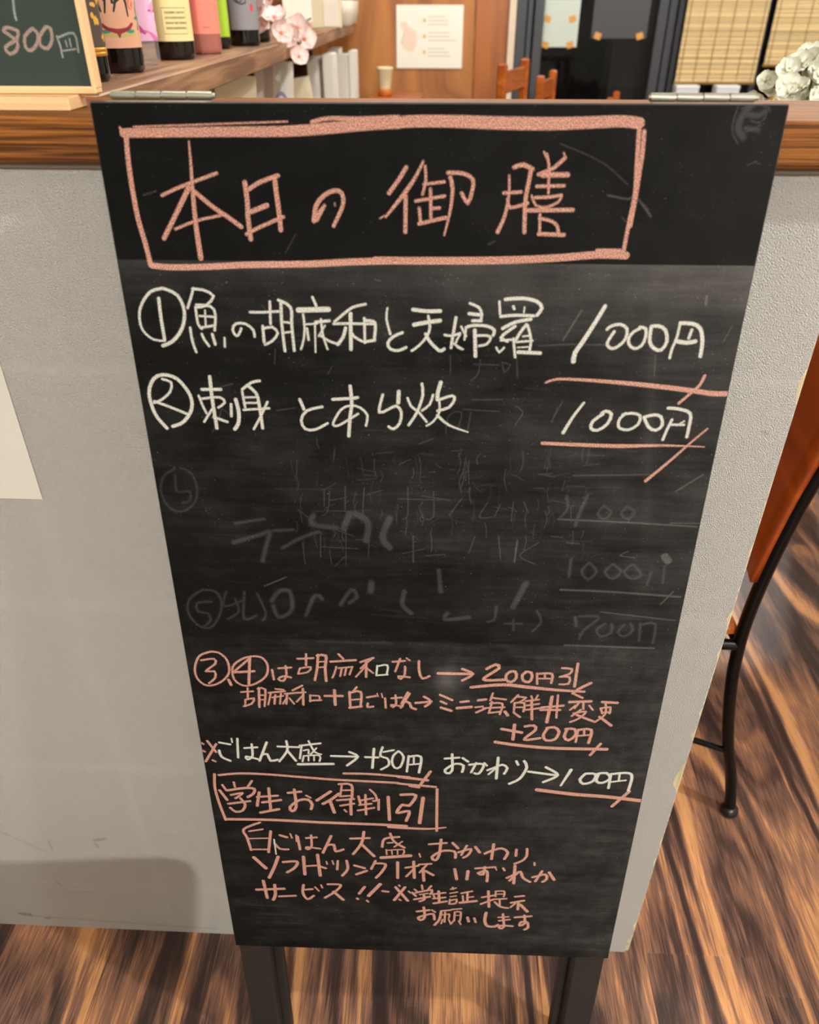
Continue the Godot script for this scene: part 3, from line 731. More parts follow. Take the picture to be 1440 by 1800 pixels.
	for k in 2:
		var st := start()
		var y1 := H - k * H / 2
		var y0 := H / 2 - k * H / 2
		var e := 0.0008
		var ya := y1 - (e if k == 0 else 0.0)
		var yz := y0 + (e if k == 1 else 0.0)
		var zz := 0.00012
		for q in [[-1, 1], [1, 1], [1, 0], [-1, 1], [1, 0], [-1, 0]]:
			var x: float = q[0] * (W / 2 - e)
			var y: float = ya if q[1] == 1 else yz
			st.set_uv(Vector2((x + W / 2) / W, (y1 - y) / (H / 2)))
			st.set_normal(Vector3(0, 0, 1))
			st.add_vertex(Vector3(x, y, zz))
		st.set_material(mats[k])
		st.commit(mesh)
	var front := MeshInstance3D.new()
	front.name = "front_panel"
	front.mesh = mesh
	t.add_child(front, true)
	front.position = Vector3(0, yb, 0)
	front.rotation.x = -tilt
	var legs_y := yb / cos(tilt)
	for s in [-1.0, 1.0]:
		var leg := put_box("front_leg", Vector3(0.0335, legs_y - 0.004, 0.018), Vector3(s * (W / 2 - 0.0185), -legs_y / 2 + 0.001, -0.0145), M.board_black, t, 0.0016)
		leg.transform = Transform3D(Basis(Vector3.RIGHT, -tilt), Vector3(0, yb, 0)) * Transform3D(Basis(), leg.position)
		leg.set_meta("label", "black front leg under the writing panel")
	# the rear leaf is folded flat behind the front one and leans on the ledge
	var top := yb + H * cos(tilt)
	var lean := Transform3D(Basis(Vector3.RIGHT, -tilt), Vector3(0, yb, 0))
	var rear := put_box("rear_panel", Vector3(W - 0.016, H - 0.004, 0.011), Vector3.ZERO, M.board_black, t, 0.0012)
	rear.transform = lean * at(0.0, H / 2 - 0.004, -0.0245)
	for s in [-1.0, 1.0]:
		var rl := put_box("rear_leg", Vector3(0.034, legs_y - 0.006, 0.012), Vector3.ZERO, M.board_black, t, 0.0012)
		rl.transform = lean * at(s * (W / 2 - 0.0275), -legs_y / 2 + 0.001, -0.031)
	for x in [-0.1685, 0.1625]:
		var h := Node3D.new()
		h.name = "hinge"
		h.position = Vector3(x, top + 0.0016, -H * sin(tilt) - 0.0175)
		t.add_child(h, true)
		for k in 4:
			var st := start(true)
			tube(st, [Vector3(-0.0318 + k * 0.0159, 0, 0), Vector3(-0.0318 + k * 0.0159 + 0.0149, 0, 0)], 0.0025, 14, false)
			obj("knuckle", st, M.hinge, h)
		var pin := start(true)
		tube(pin, [Vector3(-0.0328, 0, 0), Vector3(0.0328, 0, 0)], 0.0016, 10, false)
		obj("pin", pin, M.hinge, h)
		put_box("hinge_leaf", Vector3(0.063, 0.0011, 0.013), Vector3(0, -0.0027, 0.0088), M.hinge, h, 0.0003, Vector3(-tilt, 0, 0))


func board_canvas() -> Canvas:
	var w := 1668
	var h := 3352
	var q := 4
	var lw := w / q
	var lh := h / q
	var wide := noise(51, 0.012, 3)
	var rub := noise(52, 0.05, 4)
	var blot := noise(53, 0.03, 3)
	var low := Image.create(lw, lh, false, Image.FORMAT_RGB8)
	for y in lh:
		for x in lw:
			var Y := y * q
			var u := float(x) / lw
			var v := 8.0 + 17.0 * u * u  # soft reflection painted in: the panel gets lighter towards the right
			var n1 := wide.get_noise_2d(x * 0.8, y * 1.6)
			var n2 := rub.get_noise_2d(x * 0.12, y * 1.3)
			var n3 := blot.get_noise_2d(x, y)
			if Y < 367:
				v += 4.0 * n3 + 3.0 * n1
			else:
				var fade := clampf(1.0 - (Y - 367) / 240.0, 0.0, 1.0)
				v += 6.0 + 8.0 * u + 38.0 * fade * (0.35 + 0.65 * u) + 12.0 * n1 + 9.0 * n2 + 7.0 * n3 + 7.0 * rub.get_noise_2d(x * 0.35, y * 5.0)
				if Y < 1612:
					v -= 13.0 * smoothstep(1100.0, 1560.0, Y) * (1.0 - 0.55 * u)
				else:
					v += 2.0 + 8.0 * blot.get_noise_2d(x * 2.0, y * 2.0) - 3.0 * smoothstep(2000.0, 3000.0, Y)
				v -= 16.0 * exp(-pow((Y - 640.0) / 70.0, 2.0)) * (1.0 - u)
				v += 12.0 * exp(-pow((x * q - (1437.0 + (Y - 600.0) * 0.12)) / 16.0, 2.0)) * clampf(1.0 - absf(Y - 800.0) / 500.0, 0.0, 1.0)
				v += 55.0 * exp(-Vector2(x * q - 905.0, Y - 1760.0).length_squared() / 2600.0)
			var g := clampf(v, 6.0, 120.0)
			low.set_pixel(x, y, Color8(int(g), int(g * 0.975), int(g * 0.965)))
	low.resize(w, h, Image.INTERPOLATE_CUBIC)
	low.convert(Image.FORMAT_RGBA8)
	# dust caught in the surface: a fine grain over the whole panel, denser on the writing field
	var dust := Image.create(418, 419, false, Image.FORMAT_RGBA8)
	var r2 := RandomNumberGenerator.new()
	r2.seed = 99
	for y in 419:
		for x in 418:
			dust.set_pixel(x, y, Color(0.72, 0.7, 0.67, 0.14 * pow(r2.randf(), 3.0)))
	for y in 8:
		for x in 4:
			if y > 0:
				low.blend_rect(dust, Rect2i(0, 0, 418, 419), Vector2i(x * 417, y * 419 - 52))
	low.convert(Image.FORMAT_RGB8)
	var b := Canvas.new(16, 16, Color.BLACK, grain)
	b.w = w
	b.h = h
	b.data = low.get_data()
	b.cov = PackedByteArray()
	b.cov.resize(w * h)
	for k in 9500:
		var x := r2.randi_range(2, w - 3)
		var y := int(pow(r2.randf(), 1.25) * (h - 4)) + 2
		if blot.get_noise_2d(x / 4.0, y / 4.0) + r2.randf_range(-0.4, 0.3) < 0.0:
			continue
		var a := r2.randf_range(0.15, 0.8) * (0.75 if y < 367 else 1.0)
		var c := Color8(200, 196, 186)
		b.put(x, y, c, a)
		if r2.randf() < 0.5:
			b.put(x + 1, y, c, a * 0.8)
			b.put(x, y + 1, c, a * 0.6)
		if r2.randf() < 0.12:
			b.put(x + 1, y + 1, c, a)
			b.put(x - 1, y, c, a * 0.7)
	return b


# ---------------------------------------------------------------- the small green board on the ledge
func green_board():
	var t := thing("chalkboard", "small dark green chalkboard in a pale wooden frame standing on the ledge", "chalkboard", Vector3(-0.247, LEDGE_TOP, -0.026), 0.0)
	var w := 0.30
	var h := 0.24
	var c := Canvas.new(1024, 820, Color8(30, 48, 42), grain)
	for k in 900:
		c.put(rng.randi_range(0, 1023), rng.randi_range(0, 819), Color8(150, 165, 155), rng.randf_range(0.1, 0.5))
	c.strokes("8:876,693 856,687 844,694 870,713 863,732 845,739 839,726 871,709 878,694/8:913,689 891,704 887,726 898,732 915,719 923,700 913,689/8:944,687 926,704 923,722 938,728 953,711 955,689 944,686", Color8(205, 160, 150), 0.8, 1.4, 0.4)
	c.strokes("6:886,624 880,656 880,672/5:966,704 969,722 969,745/5:967,707 1007,698 1009,735/4:984,713 985,724/4:994,709 994,724/4:972,733 1004,729", Color8(196, 190, 184), 0.75, 1.4, 0.4)
	var slope := start()
	for q in [[0, 1], [1, 1], [1, 0], [0, 1], [1, 0], [0, 0]]:
		slope.set_uv(Vector2(q[0], 1 - q[1]))
		slope.add_vertex(Vector3(-w + q[0] * w, 0.009 + q[1] * h, -0.004))
	slope.index()
	var tm := tex_mat(c.texture(), 0.6)
	var back := start()
	box(back, Vector3(w + 0.002, h + 0.004, 0.006), at(-w / 2 + 0.001, 0.009 + h / 2, -0.0075), 0.0005)
	obj("board_back", back, M.pine, t)
	obj("writing_face", slope, tm, t)
	put_box("frame_rail", Vector3(w + 0.004, 0.0045, 0.012), Vector3(-w / 2 + 0.002, 0.0112, -0.006), M.pine, t, 0.0006)
	put_box("frame_rail", Vector3(w + 0.004, 0.006, 0.012), Vector3(-w / 2 + 0.002, h + 0.012, -0.006), M.pine, t, 0.0006)
	put_box("frame_stile", Vector3(h, 0.003, 0.012), Vector3(0.0028, 0.012 + h / 2, -0.006), M.pine, t, 0.0006, Vector3(0, 0, PI / 2))
	put_box("frame_stile", Vector3(h, 0.003, 0.012), Vector3(-w - 0.001, 0.012 + h / 2, -0.006), M.pine, t, 0.0006, Vector3(0, 0, PI / 2))
	put_box("chalk_tray", Vector3(w - 0.006, 0.0085, 0.03), Vector3(-w / 2 - 0.006, 0.0044, 0.003), M.pine, t, 0.0008)


# ---------------------------------------------------------------- the chair beside the counter's end
func metal_chair():
	var t := thing("dining_chair", "black metal chair with an orange-brown wooden back standing past the counter's right end", "chair", Vector3(0.28, 0, -0.42))
	var dz := 0.188
	for s in [1.0, -1.0]:
		var z: float = s * dz
		var st := start(true)
		tube(st, [Vector3(0.21, 0.014, z), Vector3(0.194, 0.09, z), Vector3(0.169, 0.178, z), Vector3(0.148, 0.29, z), Vector3(0.140, 0.376, z), Vector3(0.140, 0.437, z), Vector3(0.146, 0.514, z), Vector3(0.157, 0.593, z), Vector3(0.168, 0.649, z), Vector3(0.195, 0.77, z), Vector3(0.21, 0.83, z)], 0.0088, 14)
		obj("rear_post", st, M.black_metal, t)
		var fl := start(true)
		tube(fl, [Vector3(-0.22, 0.014, z), Vector3(-0.20, 0.2, z), Vector3(-0.185, 0.38, z)], 0.0085, 12)
		obj("front_leg", fl, M.black_metal, t)
		for x in [0.21, -0.22]:
			var ft := start(true)
			lathe(ft, [Vector2(0.0, 0.0), Vector2(0.0125, 0.001), Vector2(0.0145, 0.006), Vector2(0.0135, 0.013), Vector2(0.009, 0.019), Vector2(0.0, 0.02)], 20)
			obj("foot", ft, mat(Color(0.1, 0.1, 0.1), 0.3), t).position = Vector3(x, 0.0, z)
		var sb := start(true)
		tube(sb, [Vector3(0.174, 0.152, z), Vector3(0.05, 0.192, z), Vector3(-0.2, 0.215, z)], 0.005, 10)
		obj("side_stretcher", sb, M.black_metal, t)
		var sr := start(true)
		tube(sr, [Vector3(0.14, 0.372, z), Vector3(-0.19, 0.378, z)], 0.008, 12, false)
		obj("seat_rail", sr, M.black_metal, t)
	var cross := start(true)
	tube(cross, [Vector3(0.14, 0.372, dz), Vector3(0.14, 0.372, -dz)], 0.008, 12, false)
	obj("rear_rail", cross, M.black_metal, t)
	put_box("seat", Vector3(0.36, 0.02, 0.37), Vector3(-0.045, 0.393, 0), M.chair_wood, t, 0.006)
	# the back is a bent board that follows the lean of the posts
	var st2 := start(true)
	var rows := [[0.133, 0.485], [0.138, 0.53], [0.149, 0.6], [0.163, 0.68], [0.18, 0.76], [0.194, 0.815]]
	for side in [0.0, 1.0]:
		for i in rows.size() - 1:
			for k in 12:
				var corner := func(r: int, j: int) -> Vector3:
					var zz := lerpf(-dz - 0.012, dz + 0.004, j / 12.0)
					var bow := 0.016 * (1.0 - pow(zz / dz, 2.0))
					return Vector3(rows[r][0] - 0.006 + bow + side * 0.010, rows[r][1], zz)
				quad(st2, corner.call(i, k), corner.call(i, k + 1), corner.call(i + 1, k + 1), corner.call(i + 1, k), Vector3(-1 if side == 0.0 else 1, 0, 0))
	for e in [0, 5]:
		for k in 12:
			var rim := func(j: int, side: float) -> Vector3:
				var zz := lerpf(-dz - 0.012, dz + 0.004, j / 12.0)
				return Vector3(rows[e][0] - 0.006 + 0.016 * (1.0 - pow(zz / dz, 2.0)) + side * 0.010, rows[e][1], zz)
			quad(st2, rim.call(k, 0.0), rim.call(k + 1, 0.0), rim.call(k + 1, 1.0), rim.call(k, 1.0), Vector3(0, -1 if e == 0 else 1, 0))
	for j in [0, 12]:
		for i in rows.size() - 1:
			var zz := lerpf(-dz - 0.012, dz + 0.004, j / 12.0)
			var x := 0.016 * (1.0 - pow(zz / dz, 2.0)) - 0.006
			quad(st2, Vector3(rows[i][0] + x, rows[i][1], zz), Vector3(rows[i + 1][0] + x, rows[i + 1][1], zz), Vector3(rows[i + 1][0] + x + 0.010, rows[i + 1][1], zz), Vector3(rows[i][0] + x + 0.010, rows[i][1], zz), Vector3(0, 0, -1 if j == 0 else 1))
	var m := wood_mat(M.ply_pair, Vector3(2.0, 3.0, 3.0), 0.35, 0.0, Color(0.84, 0.54, 0.24), Vector3(0.1, 0.6, 0.2))
	obj("backrest", st2, m, t)


# ---------------------------------------------------------------- the long shelf with the bottles
func shelf():
	# runs away from the counter, along -z; built along x and turned
	var where := Vector3(-0.397, 0, 0.0)
	var turn := PI / 2 + 0.0225
	var t := thing("bottle_shelf", "long brown wooden wall shelf running away behind the counter with bottles on top", "shelf", where, turn)
	var L := 3.86
	put_box("top_board", Vector3(L, 0.04, 0.34), Vector3(0.2 + L / 2, SHELF_TOP - 0.02, -0.17), M.shelf_wood, t, 0.002)
	var lw := thing("lower_shelf", "low brown shelf under the bottle shelf carrying booklets and cards", "shelf", where, turn)
	put_box("lower_board", Vector3(L, 0.03, 0.30), Vector3(0.2 + L / 2, 0.70, -0.17), M.shelf_wood, lw, 0.002)
	for x in [0.22, 2.86, 4.02]:
		put_box("upright", Vector3(0.025, 0.2645, 0.12), Vector3(x, 0.8475, -0.278), M.brown_board, lw, 0.002)
	for x in [0.24, 2.1, 4.0]:
		put_box("foot_panel", Vector3(0.03, 0.684, 0.28), Vector3(x, 0.342, -0.18), M.brown_board, lw, 0.002)
	var bk := thing("shelf_back_panel", "brown wooden back panel behind the bottles and booklets", "panel", where, turn)
	put_box("panel_board", Vector3(L, 2.0, 0.02), Vector3(0.2 + L / 2, 1.0, -0.353), M.brown_board, bk, 0.002)
	bottles()
	shelf_items()


func bottle(called: String, label: String, where: Vector3, r: float, glass: Material, cap: Color, tall := 0.3) -> Node3D:
	var t := thing(called, label, "bottle", where, 0.0, "bottles on the wooden shelf")
	var st := start(true)
	var k := tall / 0.3
	lathe(st, [Vector2(0, 0.004), Vector2(r * 0.7, 0.002), Vector2(r * 0.9, 0.0), Vector2(r * 0.985, 0.004), Vector2(r, 0.01), Vector2(r, 0.17 * k), Vector2(r * 0.97, 0.185 * k), Vector2(r * 0.8, 0.205 * k), Vector2(r * 0.5, 0.225 * k), Vector2(r * 0.4, 0.24 * k), Vector2(r * 0.38, 0.285 * k), Vector2(r * 0.42, 0.286 * k), Vector2(r * 0.42, 0.293 * k), Vector2(0, 0.294 * k)], 40)
	obj("glass", st, glass, t)
	var cp := start(true)
	lathe(cp, [Vector2(r * 0.43, 0.272 * k), Vector2(r * 0.45, 0.274 * k), Vector2(r * 0.45, 0.298 * k), Vector2(r * 0.42, 0.301 * k), Vector2(0, 0.301 * k)], 28)
	obj("cap", cp, mat(cap, 0.35, 0.3), t)
	return t


func label_of(t: Node3D, called: String, c: Canvas, r: float, y0: float, y1: float, half: float, facing: float, rough := 0.55):
	var st := start(true)
	lathe(st, [Vector2(r + 0.0004, y0), Vector2(r + 0.0004, y1)], 28, facing - half, facing + half)
	obj(called, st, tex_mat(c.texture(), rough), t)


func bottles():
	# 1: black and gold flakes with a gold band
	var r := 0.034
	var t := bottle("bottle", "dark bottle with a black label of gold flakes, nearest to the green chalkboard", Vector3(-0.492, SHELF_TOP, -0.604), r, M.brown_glass, Color(0.7, 0.55, 0.2))
	var c := Canvas.new(256, 256, Color8(78, 66, 58), grain)
	for k in 34:
		var p := Vector2(rng.randf_range(0, 256), rng.randf_range(0, 256))
		for j in 4:
			c.disc(p.x + rng.randf_range(-8, 8), p.y + rng.randf_range(-7, 7), rng.randf_range(4, 9), rng.randf_range(4, 9), Color8(226, 172, 62))
	label_of(t, "label", c, r, 0.040, 0.165, 1.7, 0.5)
	var ring := start(true)
	lathe(ring, [Vector2(r, 0.030), Vector2(r + 0.0009, 0.0305), Vector2(r + 0.0009, 0.0345), Vector2(r + 0.0003, 0.035), Vector2(r + 0.0009, 0.0355), Vector2(r + 0.0009, 0.0395), Vector2(r, 0.040)], 40)
	obj("gold_band", ring, mat(Color(0.85, 0.62, 0.22), 0.35, 0.6), t)
	# 2: peach label with black brush writing and a red ribbon
	r = 0.0365
	t = bottle("bottle", "dark bottle with a peach label of black brush writing over a red ribbon shape", Vector3(-0.503, SHELF_TOP, -0.77), r, M.brown_glass, Color(0.3, 0.1, 0.08))
	c = Canvas.new(512, 512, Color8(232, 178, 148), grain)
	for k in 60:
		c.disc(rng.randf_range(0, 512), rng.randf_range(0, 512), 2.0, 2.0, Color8(205, 150, 120))
	c.disc(250, 405, 120, 30, Color8(206, 186, 120))
	c.strokes("14:110,200 118,330/10:118,210 160,205", Color8(206, 186, 120))
	for q in [[175, 392], [325, 392], [400, 300]]:
		c.disc(q[0], q[1], 30, 14, Color8(60, 150, 122))
	c.strokes("16>20:420,170 400,260 415,310 400,380", Color8(60, 140, 120))
	c.strokes("20>26>40:160,340 190,372 250,392/20>26>40:340,340 310,372 250,392/34>10:250,390 250,432", Color8(150, 40, 48))
	c.strokes("18>10:150,120 158,190 168,250/14:140,165 190,150/16>8:185,120 200,170 190,260/13:195,170 235,150 240,190/18>10:245,120 262,150 240,250/14:250,190 285,160/20>8:300,110 318,180 322,285/12:262,150 310,140", Color8(28, 22, 20))
	c.disc(352, 190, 24, 52, Color8(226, 120, 105))
	c.strokes("5:345,150 360,175 345,205 360,230", Color8(245, 215, 200))
	label_of(t, "label", c, r, 0.033, 0.122, 1.75, 0.58)
	# 3: clear glass with a pink flower label
	r = 0.031
	var clear := mat(Color(0.95, 0.97, 1.0, 0.12), 0.03)
	clear.transparency = BaseMaterial3D.TRANSPARENCY_ALPHA
	t = bottle("bottle", "slim clear glass bottle with a pink flower label between two dark bottles", Vector3(-0.522, SHELF_TOP, -0.925), r, clear, Color(0.9, 0.9, 0.9))
	c = Canvas.new(256, 384, Color8(240, 190, 225), grain)
	for k in 70:
		var p := Vector2(rng.randf_range(0, 256), rng.randf_range(0, 384))
		var col: Color = [Color8(226, 120, 190), Color8(246, 170, 214), Color8(190, 70, 140), Color8(250, 225, 240)][k % 4]
		var a := rng.randf_range(0, TAU)
		c.strokes("26>8:%d,%d %d,%d" % [p.x, p.y, p.x + cos(a) * 34, p.y + sin(a) * 34], col)
	for k in 9:
		c.strokes("5:%d,%d %d,%d" % [205 + rng.randi_range(-6, 10), k * 42, 222 + rng.randi_range(-14, 16), k * 42 + 34], Color8(46, 40, 50))
	label_of(t, "label", c, r, 0.036, 0.17, 1.9, 0.6)
	# 4: pale yellow label, the largest, with a box of small print and a bar code at its side
	r = 0.036
	t = bottle("bottle", "dark bottle with a wide pale yellow label carrying a box of small print", Vector3(-0.512, SHELF_TOP, -1.086), r, M.brown_glass, Color(0.75, 0.7, 0.5))
	c = Canvas.new(512, 512, Color8(238, 222, 160), grain)
	var ink := Color8(110, 96, 66)
	for q in [[150, 330, 390, 333], [150, 470, 390, 473], [150, 330, 153, 473], [388, 330, 391, 473]]:
		c.rect(q[0], q[1], q[2], q[3], ink)
	for row in 4:
		var x := 180
		while x < 375:
			var g := rng.randi_range(4, 12)
			c.rect(x, 350 + row * 28, x + g, 362 + row * 28, ink)
			x += g + rng.randi_range(3, 6)
	for row in 3:
		var x2 := 150 + row * 60
		while x2 < 300 + row * 60:
			var g2 := rng.randi_range(5, 14)
			c.rect(x2, 170 + row * 36, x2 + g2, 184 + row * 36, ink)
			x2 += g2 + 5
	label_of(t, "label", c, r, 0.030, 0.175, 1.35, 0.42)
	c = Canvas.new(128, 256, Color8(236, 232, 226), grain)
	for k in 40:
		if rng.randf() < 0.55:
			c.rect(20, 60 + k * 4, 100, 62 + k * 4 + rng.randi_range(0, 1), Color8(40, 40, 46))
	label_of(t, "bar_code_label", c, r, 0.042, 0.17, 0.28, 2.08)
	# 5: salmon pink
	r = 0.033
	t = bottle("bottle", "milky pink bottle with a plain salmon pink label beside the yellow label", Vector3(-0.506, SHELF_TOP, -1.275), r, mat(Color(0.66, 0.4, 0.36), 0.15), Color(0.85, 0.5, 0.45))
	c = Canvas.new(256, 256, Color8(250, 140, 122), grain)
	c.strokes("3:120,235 150,233", Color8(190, 90, 80))
	label_of(t, "label", c, r, 0.036, 0.17, 1.8, 0.35)
	# 6: lime green
	r = 0.029
	t = bottle("bottle", "narrow dark bottle with a bright lime green label between pink and grey ones", Vector3(-0.53, SHELF_TOP, -1.47), r, M.brown_glass, Color(0.3, 0.5, 0.1))
	c = Canvas.new(256, 256, Color8(168, 206, 52), grain)
	for k in 5:
		c.strokes("6:%d,%d %d,%d" % [60 + k * 9, 40 + k * 6, 84 + k * 7, 54 + k * 3], Color8(50, 70, 30))
	label_of(t, "label", c, r, 0.024, 0.17, 1.8, 0.4)
	# 7: grey with a black brush drawing and a red seal
	r = 0.036
	t = bottle("bottle", "black bottle with a grey label, black brush drawing and small red seal", Vector3(-0.5, SHELF_TOP, -1.617), r, mat(Color(0.02, 0.02, 0.022), 0.1), Color(0.1, 0.1, 0.1))
	c = Canvas.new(384, 384, Color8(140, 138, 142), grain)
	c.strokes("12>5:120,215 150,235 190,225/10:140,190 175,215 210,200/14>6:150,170 200,190 215,235/8:120,180 165,240 215,235/9:190,170 235,190", Color8(36, 34, 38))
	c.disc(262, 262, 16, 24, Color8(214, 66, 58))
	label_of(t, "label", c, r, 0.034, 0.175, 1.6, 0.3)
	# 8: pale label, partly hidden at the end of the row
	r = 0.03
	t = bottle("bottle", "dark bottle with a pale cream label farthest along the row by the blossom", Vector3(-0.51, SHELF_TOP, -1.83), r, M.brown_glass, Color(0.3, 0.3, 0.3))
	c = Canvas.new(128, 128, Color8(226, 220, 204), grain)
	for k in 6:
		c.rect(20 + k * 16, 10, 24 + k * 16, 110, Color8(90, 80, 70))
	label_of(t, "label", c, r, 0.03, 0.17, 1.6, 0.3)


func upright_book(called: String, label: String, category: String, p: Vector3, size: Vector3, m: Material, lean := 0.0, turn := 0.0, group := "") -> Node3D:
	var t := thing(called, label, category, p, turn, group)
	var holder := Basis(Vector3.BACK, lean)
	t.position.y += absf(sin(lean)) * size.x * 0.5 + 0.0005
	for s in [-1.0, 1.0]:
		var o := put_box("cover", Vector3(size.x, size.y, 0.0015), Vector3.ZERO, m, t, 0.0005)
		o.transform = Transform3D(holder, holder * Vector3(0, size.y / 2, s * size.z / 2))
	var pages := put_box("pages", Vector3(size.x - 0.004, size.y - 0.004, size.z - 0.0015), Vector3.ZERO, M.paper, t, 0.0005)
	pages.transform = Transform3D(holder, holder * Vector3(0, size.y / 2, 0))
	return t


func shelf_items():
	var low := 0.7155
	# under the shelf
	upright_book("menu_card", "cream card standing under the shelf below the row of bottles", "card", Vector3(-0.55, low, -1.6), Vector3(0.16, 0.235, 0.012), M.cream, -0.1, 1.1)
	var leaf := Canvas.new(256, 384, Color8(232, 228, 216), grain)
	leaf.rect(60, 0, 120, 384, Color8(205, 192, 180))
	leaf.rect(150, 0, 200, 384, Color8(222, 226, 214))
	leaf.strokes("14:40,190 90,170 120,180/18:140,150 170,130 200,150 190,175 150,170", Color8(120, 112, 158), 0.8)
	var brochure := upright_book("brochure", "white brochure with a small violet print standing under the shelf", "brochure", Vector3(-0.53, low, -2.02), Vector3(0.115, 0.248, 0.01), tex_mat(leaf.texture(), 0.7), -0.06, 0.35)
	for o in brochure.get_children():
		if o.name.begins_with("cover"):
			uv_box(o)
	upright_book("cream_card", "blank cream card leaning beside the white brochure under the shelf", "card", Vector3(-0.53, low, -2.5), Vector3(0.12, 0.165, 0.012), M.cream, 0.1, 0.5)
	var spot := [[-0.535, -2.96, 0.215, 0.045, "tall white booklet, first of the pair beside the dark upright"], [-0.475, -2.96, 0.225, 0.04, "tall white booklet, second of the pair beside the dark upright"], [-0.535, -3.62, 0.215, 0.05, "white booklet at the near end of the farther group under the shelf"], [-0.49, -3.62, 0.19, 0.04, "short white booklet in the middle of the farther group under the shelf"], [-0.452, -3.62, 0.205, 0.03, "thin white booklet at the right of the farther group under the shelf"]]
	for s in spot:
		upright_book("booklet", s[4], "booklet", Vector3(s[0], low, s[1]), Vector3(s[3], s[2], 0.12), M.paper, 0.0, 0.0, "booklets under the shelf")
	# on the shelf beyond the bottles
	var st := start()
	var t := thing("card_stand", "white price card in a pale pink stand on the shelf by the blossom", "card", Vector3(-0.535, SHELF_TOP, -2.62), 0.3)
	put_box("card", Vector3(0.1, 0.13, 0.003), Vector3(0, 0.095, 0), M.paper, t, 0.0005, Vector3(-0.15, 0, 0))
	put_box("base", Vector3(0.09, 0.03, 0.04), Vector3(0, 0.015, 0), mat(Color(0.8, 0.6, 0.52), 0.6), t, 0.004)
	put_box("clip", Vector3(0.03, 0.02, 0.012), Vector3(0, 0.038, 0), mat(Color(0.7, 0.5, 0.44), 0.6), t, 0.002)
	var b := thing("paper_box", "cream box with a lid on the far part of the bottle shelf", "box", Vector3(-0.52, SHELF_TOP, -3.25), 0.1)
	put_box("box_body", Vector3(0.13, 0.14, 0.1), Vector3(0, 0.07, 0), M.cream, b, 0.002)
	put_box("lid", Vector3(0.134, 0.03, 0.104), Vector3(0, 0.15, 0), M.cream, b, 0.002)
	put_box("front_card", Vector3(0.06, 0.09, 0.004), Vector3(0.02, 0.05, 0.053), M.paper, b, 0.001)
	for k in 3:
		var cup := thing("cup", ["pale stoneware cup beside the cream box on the shelf", "pale cup in the middle of the three at the shelf's far end", "pale cup last on the shelf against the wooden wall"][k], "cup", Vector3(-0.475 - 0.012 * k, SHELF_TOP, -3.5 - 0.22 * k), 0.0, "cups at the far end of the shelf")
		var cs := start(true)
		lathe(cs, [Vector2(0, 0.002), Vector2(0.03, 0), Vector2(0.036, 0.006), Vector2(0.045, 0.05), Vector2(0.048, 0.095), Vector2(0.045, 0.096), Vector2(0.041, 0.05), Vector2(0.03, 0.012), Vector2(0, 0.01)], 28)
		obj("cup_body", cs, mat(Color(0.86, 0.82, 0.74).darkened(0.06 * k), 0.4), cup)
	# blossom branch hanging over the shelf's edge
	var br := thing("blossom_branch", "artificial pale pink cherry blossom branch hanging over the shelf's front edge", "flowers", Vector3(-0.47, SHELF_TOP, -1.95))
	var stem := start(true)
	tube(stem, [Vector3(-0.1, 0.004, 0.0), Vector3(-0.02, 0.03, 0.06), Vector3(0.035, 0.02, 0.06), Vector3(0.06, -0.03, 0.02)], 0.003, 8)
	obj("stem", stem, mat(Color(0.25, 0.2, 0.14), 0.8), br)
	var petal := mat(Color(0.97, 0.88, 0.86), 0.7)
	petal.backlight_enabled = true
	petal.backlight = Color(0.5, 0.4, 0.38)
	var heads := [[0.005, 0.075, 0.26, 0.03], [0.03, 0.055, 0.24, 0.032], [-0.005, 0.04, 0.22, 0.03], [0.035, 0.022, 0.2, 0.03], [0.01, 0.095, 0.18, 0.026], [0.05, 0.03, 0.02, 0.032], [0.055, 0.0, -0.04, 0.034], [0.06, -0.03, 0.02, 0.032], [0.06, -0.035, 0.1, 0.026], [0.045, 0.01, 0.1, 0.03], [0.06, -0.01, -0.12, 0.03]]
	for q in heads:
		blossom(br, Vector3(q[0], q[1], q[2]), q[3], petal)
	var leaves := start()
	for k in 14:
		var p := Vector3(-0.01 + rng.randf_range(-0.02, 0.03), 0.02 + rng.randf_range(-0.01, 0.02), -0.15 - rng.randf() * 0.28)
		var d := Vector3(rng.randf_range(-1, 1), rng.randf_range(-0.2, 0.8), rng.randf_range(-1, 1)).normalized() * 0.03
		var sd := d.cross(Vector3.UP).normalized() * 0.009
		quad(leaves, p, p + d * 0.5 + sd, p + d, p + d * 0.5 - sd, Vector3.UP)
	var lv := obj("leaf", leaves, mat(Color(0.17, 0.2, 0.13), 0.6), br)
	lv.set_meta("kind", "stuff")


func uv_box(o: MeshInstance3D):
	var size := o.mesh.get_aabb().size
	var lo := o.mesh.get_aabb().position
	var arr := o.mesh.surface_get_arrays(0)
	var v: PackedVector3Array = arr[Mesh.ARRAY_VERTEX]
	var uv := PackedVector2Array()
	for p in v:
		uv.append(Vector2((p.x - lo.x) / size.x, 1.0 - (p.y - lo.y) / size.y))
	arr[Mesh.ARRAY_TEX_UV] = uv
	var m := ArrayMesh.new()
	m.add_surface_from_arrays(Mesh.PRIMITIVE_TRIANGLES, arr)
	o.mesh = m


